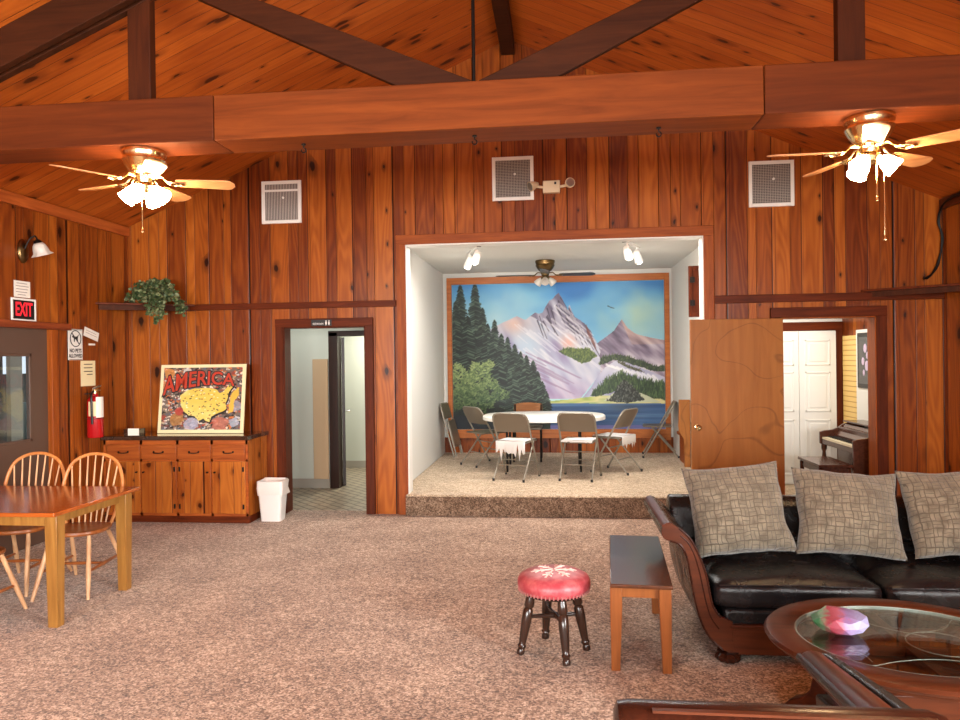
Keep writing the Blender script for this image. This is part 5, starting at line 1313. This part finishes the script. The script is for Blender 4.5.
b = bm_new(); lathe(b, [(.02, .331), (.165, .331), (.172, .338), (.165, .345), (.02, .345)], seg=40); obj('seat_board', b, M_dleg, t)
feet = [(-.19, -.05), (.064, -.18), (.18, .035), (-.055, .188)]
for x, y in feet:
    b = bm_new(); turned(b, (x, y, 0), (x * .66, y * .66, .333), [(0, .021), (.05, .023), (.09, .018), (.14, .025), (.17, .019), (.24, .022), (.55, .029), (.72, .028), (.76, .02), (.8, .029), (.9, .026), (1, .022)], 14); obj('leg', b, M_dleg, t)
b = bm_new()
for i, j in ((0, 2), (1, 3)): p, q = [Vector((feet[k][0] * .78, feet[k][1] * .79, .205)) for k in (i, j)]; turned(b, p, q, [(0, .009), (.3, .012), (.5, .017), (.7, .012), (1, .009)], 10)
obj('stretcher', b, M_dleg, t)
# ------------------------------------------------------------------ one-armed chair whose back faces the room
t = thing('lounge_chair', 'mahogany-trimmed leather lounge chair seen from behind at the coffee table', 'armchair', (.45, 2.05, 0))
X0, Y0 = .45, 2.05
b = bm_new(); prof = [(1.60, .10), (1.585, .5), (1.57, .70), (1.60, .82), (1.655, .846), (1.72, .83), (1.76, .76), (1.74, .55), (1.76, .10)]
prism(b, [(y - Y0, z) for y, z in prof], .135 - X0, .80 - X0, 'x'); obj('backrest', b, M_leather, t, bev=.02, seg=4)
b = bm_new(); rs = []
for x, s in ((.118, .55), (.126, .9), (.15, 1.0), (.80, 1.0), (.83, .8)):
    rs.append([b.verts.new((x - X0, 1.655 - Y0 + .062 * s * math.cos(a), .815 + .046 * s * math.sin(a))) for a in [2 * math.pi * i / 20 for i in range(20)]])
ring_bridge(b, rs); rl = obj('back_rail', b, M_mahogd, t)
b = bm_new(); box(b, .22 - X0, .80 - X0, 1.592 - Y0, 1.602 - Y0, .79, .80); box(b, .20 - X0, .80 - X0, 1.62 - Y0, 1.635 - Y0, .854, .860); obj('inlay', b, M_mahog, rl)
b = bm_new(); box(b, .14 - X0, .80 - X0, 1.76 - Y0, 2.42 - Y0, .12, .36); obj('seat_base', b, M_leather, t, bev=.02)
b = bm_new(); soft_box(b, .15 - X0, .79 - X0, 1.77 - Y0, 2.44 - Y0, .36, .43, .02, 8, .03); obj('seat_cushion', b, M_leather, t, ang=80)
# arm: leather body, polished rail on top sloping to the front
p0, p1 = Vector((.80 - X0, 1.62 - Y0, .745)), Vector((.862 - X0, 2.60 - Y0, .585))
def sweep(prof, q0, q1, ends=()):
    b = bm_new(); d = (q1 - q0).normalized(); sx = Vector((1, 0, 0)); up = sx.cross(d); rs = []
    for f, s in [(0, 1)] + list(ends) + ([(1, 1)] if not ends else []):
        rs.append([b.verts.new(q0.lerp(q1, f) + (sx * x + up * z) * s) for x, z in prof])
    ring_bridge(b, rs); return b
railp = [(.058 * math.cos(R(a)), .045 * math.sin(R(a))) for a in range(0, 360, 18)]
am = obj('arm_rail', sweep(railp, p0, p1, ((.5, .9), (.97, .78), (.99, .7), (1.0, .5))), M_mahogy, t)
b = sweep([(.045, -.03), (.062, .02), (.088, .026), (.108, .004), (.10, -.05), (.05, -.07)], p0 + Vector((-.002, 0, .012)), p1 + Vector((-.002, 0, .012)), ((.5, .9), (.97, .7), (1.0, .4))); obj('leather_edge', b, M_leather, am, bev=.004)
b = sweep([(-.066, .004), (-.058, .02), (-.046, .026), (-.05, .01)], p0, p1, ((1.0, .8),)); obj('arm_bead', b, M_mahogd, am)
b = bm_new(); prism(b, [(1.62 - Y0, .10), (2.30 - Y0, .10), (2.36 - Y0, .3), (2.42 - Y0, .55), (1.62 - Y0, .69)], .79 - X0, .85 - X0, 'x', Matrix.Translation((.0, 0, 0)) @ Matrix(((1, .06, 0, .0), (0, 1, 0, 0), (0, 0, 1, 0), (0, 0, 0, 1)))); obj('arm_panel', b, M_leather, am, bev=.01)
for x in (.2, .82):
    for y in (1.66, 2.38): b = bm_new(); lathe(b, [(.03, 0), (.045, .02), (.045, .06), (.035, .12)], (x - X0, y - Y0, 0), 16); obj('foot', b, M_mahogd, t)

# ------------------------------------------------------------------ light and camera
W_ = bpy.data.worlds.new('sky'); SC.world = W_; W_.use_nodes = True
nt = W_.node_tree; nt.nodes.clear(); ow = nt.nodes.new('ShaderNodeOutputWorld'); bg = nt.nodes.new('ShaderNodeBackground'); 
bg.inputs[0].default_value = (.78, .88, 1.0, 1); bg.inputs[1].default_value = .8; nt.links.new(bg.outputs[0], ow.inputs[0])
def area(nm, loc, rot, sx, sy, power, col, spread=180):
    l = bpy.data.lights.new(nm, 'AREA'); l.shape = 'RECTANGLE'; l.size = sx; l.size_y = sy; l.energy = power; l.color = col; l.spread = R(spread)
    o = bpy.data.objects.new(nm, l); COL.objects.link(o); o.location = loc; o.rotation_euler = rot
DAY = (1.0, .985, .96)
for x0, x1 in BW: area('window_daylight', ((x0 + x1) / 2, YR - .22, 1.6), (R(68), 0, 0), x1 - x0, 1.5, 170, DAY, 125)
for y0, y1 in RW: area('window_daylight', (XR + .22, (y0 + y1) / 2, 1.6), (0, R(68), 0), 1.5, y1 - y0, 330, DAY, 130)
area('hall_ceiling_fill', (-2.4, 10.0, 2.38), (0, 0, 0), .5, .5, 30, (1, .97, .86)); area('hall_front_fill', (-3.2, 8.3, 2.38), (0, 0, 0), .4, .4, 5, (.92, 1, .95))  # two added fill lights that brighten the hall, no fixtures behind them
area('music_room_fill', (2.6, 8.5, 2.48), (0, 0, 0), .6, .6, 20, (1, .93, .82))  # added ceiling fill in place of the daylight in this room
def spot(nm, loc, tgt, power, ang, col=(1, .93, .84)):
    l = bpy.data.lights.new(nm, 'SPOT'); l.energy = power; l.spot_size = R(ang); l.spot_blend = .7; l.shadow_soft_size = .05; l.color = col
    o = bpy.data.objects.new(nm, l); COL.objects.link(o); o.location = loc; o.rotation_euler = (Vector(tgt) - Vector(loc)).to_track_quat('-Z', 'Y').to_euler()
area('alcove_front_fill', (0, 7.85, 2.91), (R(-14), 0, 0), 2.4, .25, 80, (1, .97, .92))  # added strip of fill light for the stage, not a real fixture

cam = bpy.data.cameras.new('camera'); co = bpy.data.objects.new('camera', cam); COL.objects.link(co); SC.camera = co
cam.sensor_width = 36.0; cam.lens = 719.29 * 36.0 / 960.0; cam.clip_start = .02; cam.clip_end = 100
yw, pt, rl = R(6.1294), R(-.1449), R(-.7617)
fw = Vector((-math.sin(yw) * math.cos(pt), math.cos(yw) * math.cos(pt), math.sin(pt))); rt = Vector((math.cos(yw), math.sin(yw), 0)); up = rt.cross(fw)
r2 = rt * math.cos(rl) + up * math.sin(rl); u2 = -rt * math.sin(rl) + up * math.cos(rl)
co.matrix_world = Matrix(((r2.x, u2.x, -fw.x, 0), (r2.y, u2.y, -fw.y, 0), (r2.z, u2.z, -fw.z, 1.645), (0, 0, 0, 1)))
v = SC.view_settings; v.view_transform = 'Standard'; v.look = 'None'; v.gamma = 1.0; v.exposure = 0.6; v.use_curve_mapping = False
SC.display_settings.display_device = 'sRGB'
SC.cycles.use_denoising = True; SC.cycles.max_bounces = 8; SC.cycles.diffuse_bounces = 3; SC.cycles.glossy_bounces = 4; SC.cycles.sample_clamp_indirect = 6.0; SC.cycles.use_light_tree = True
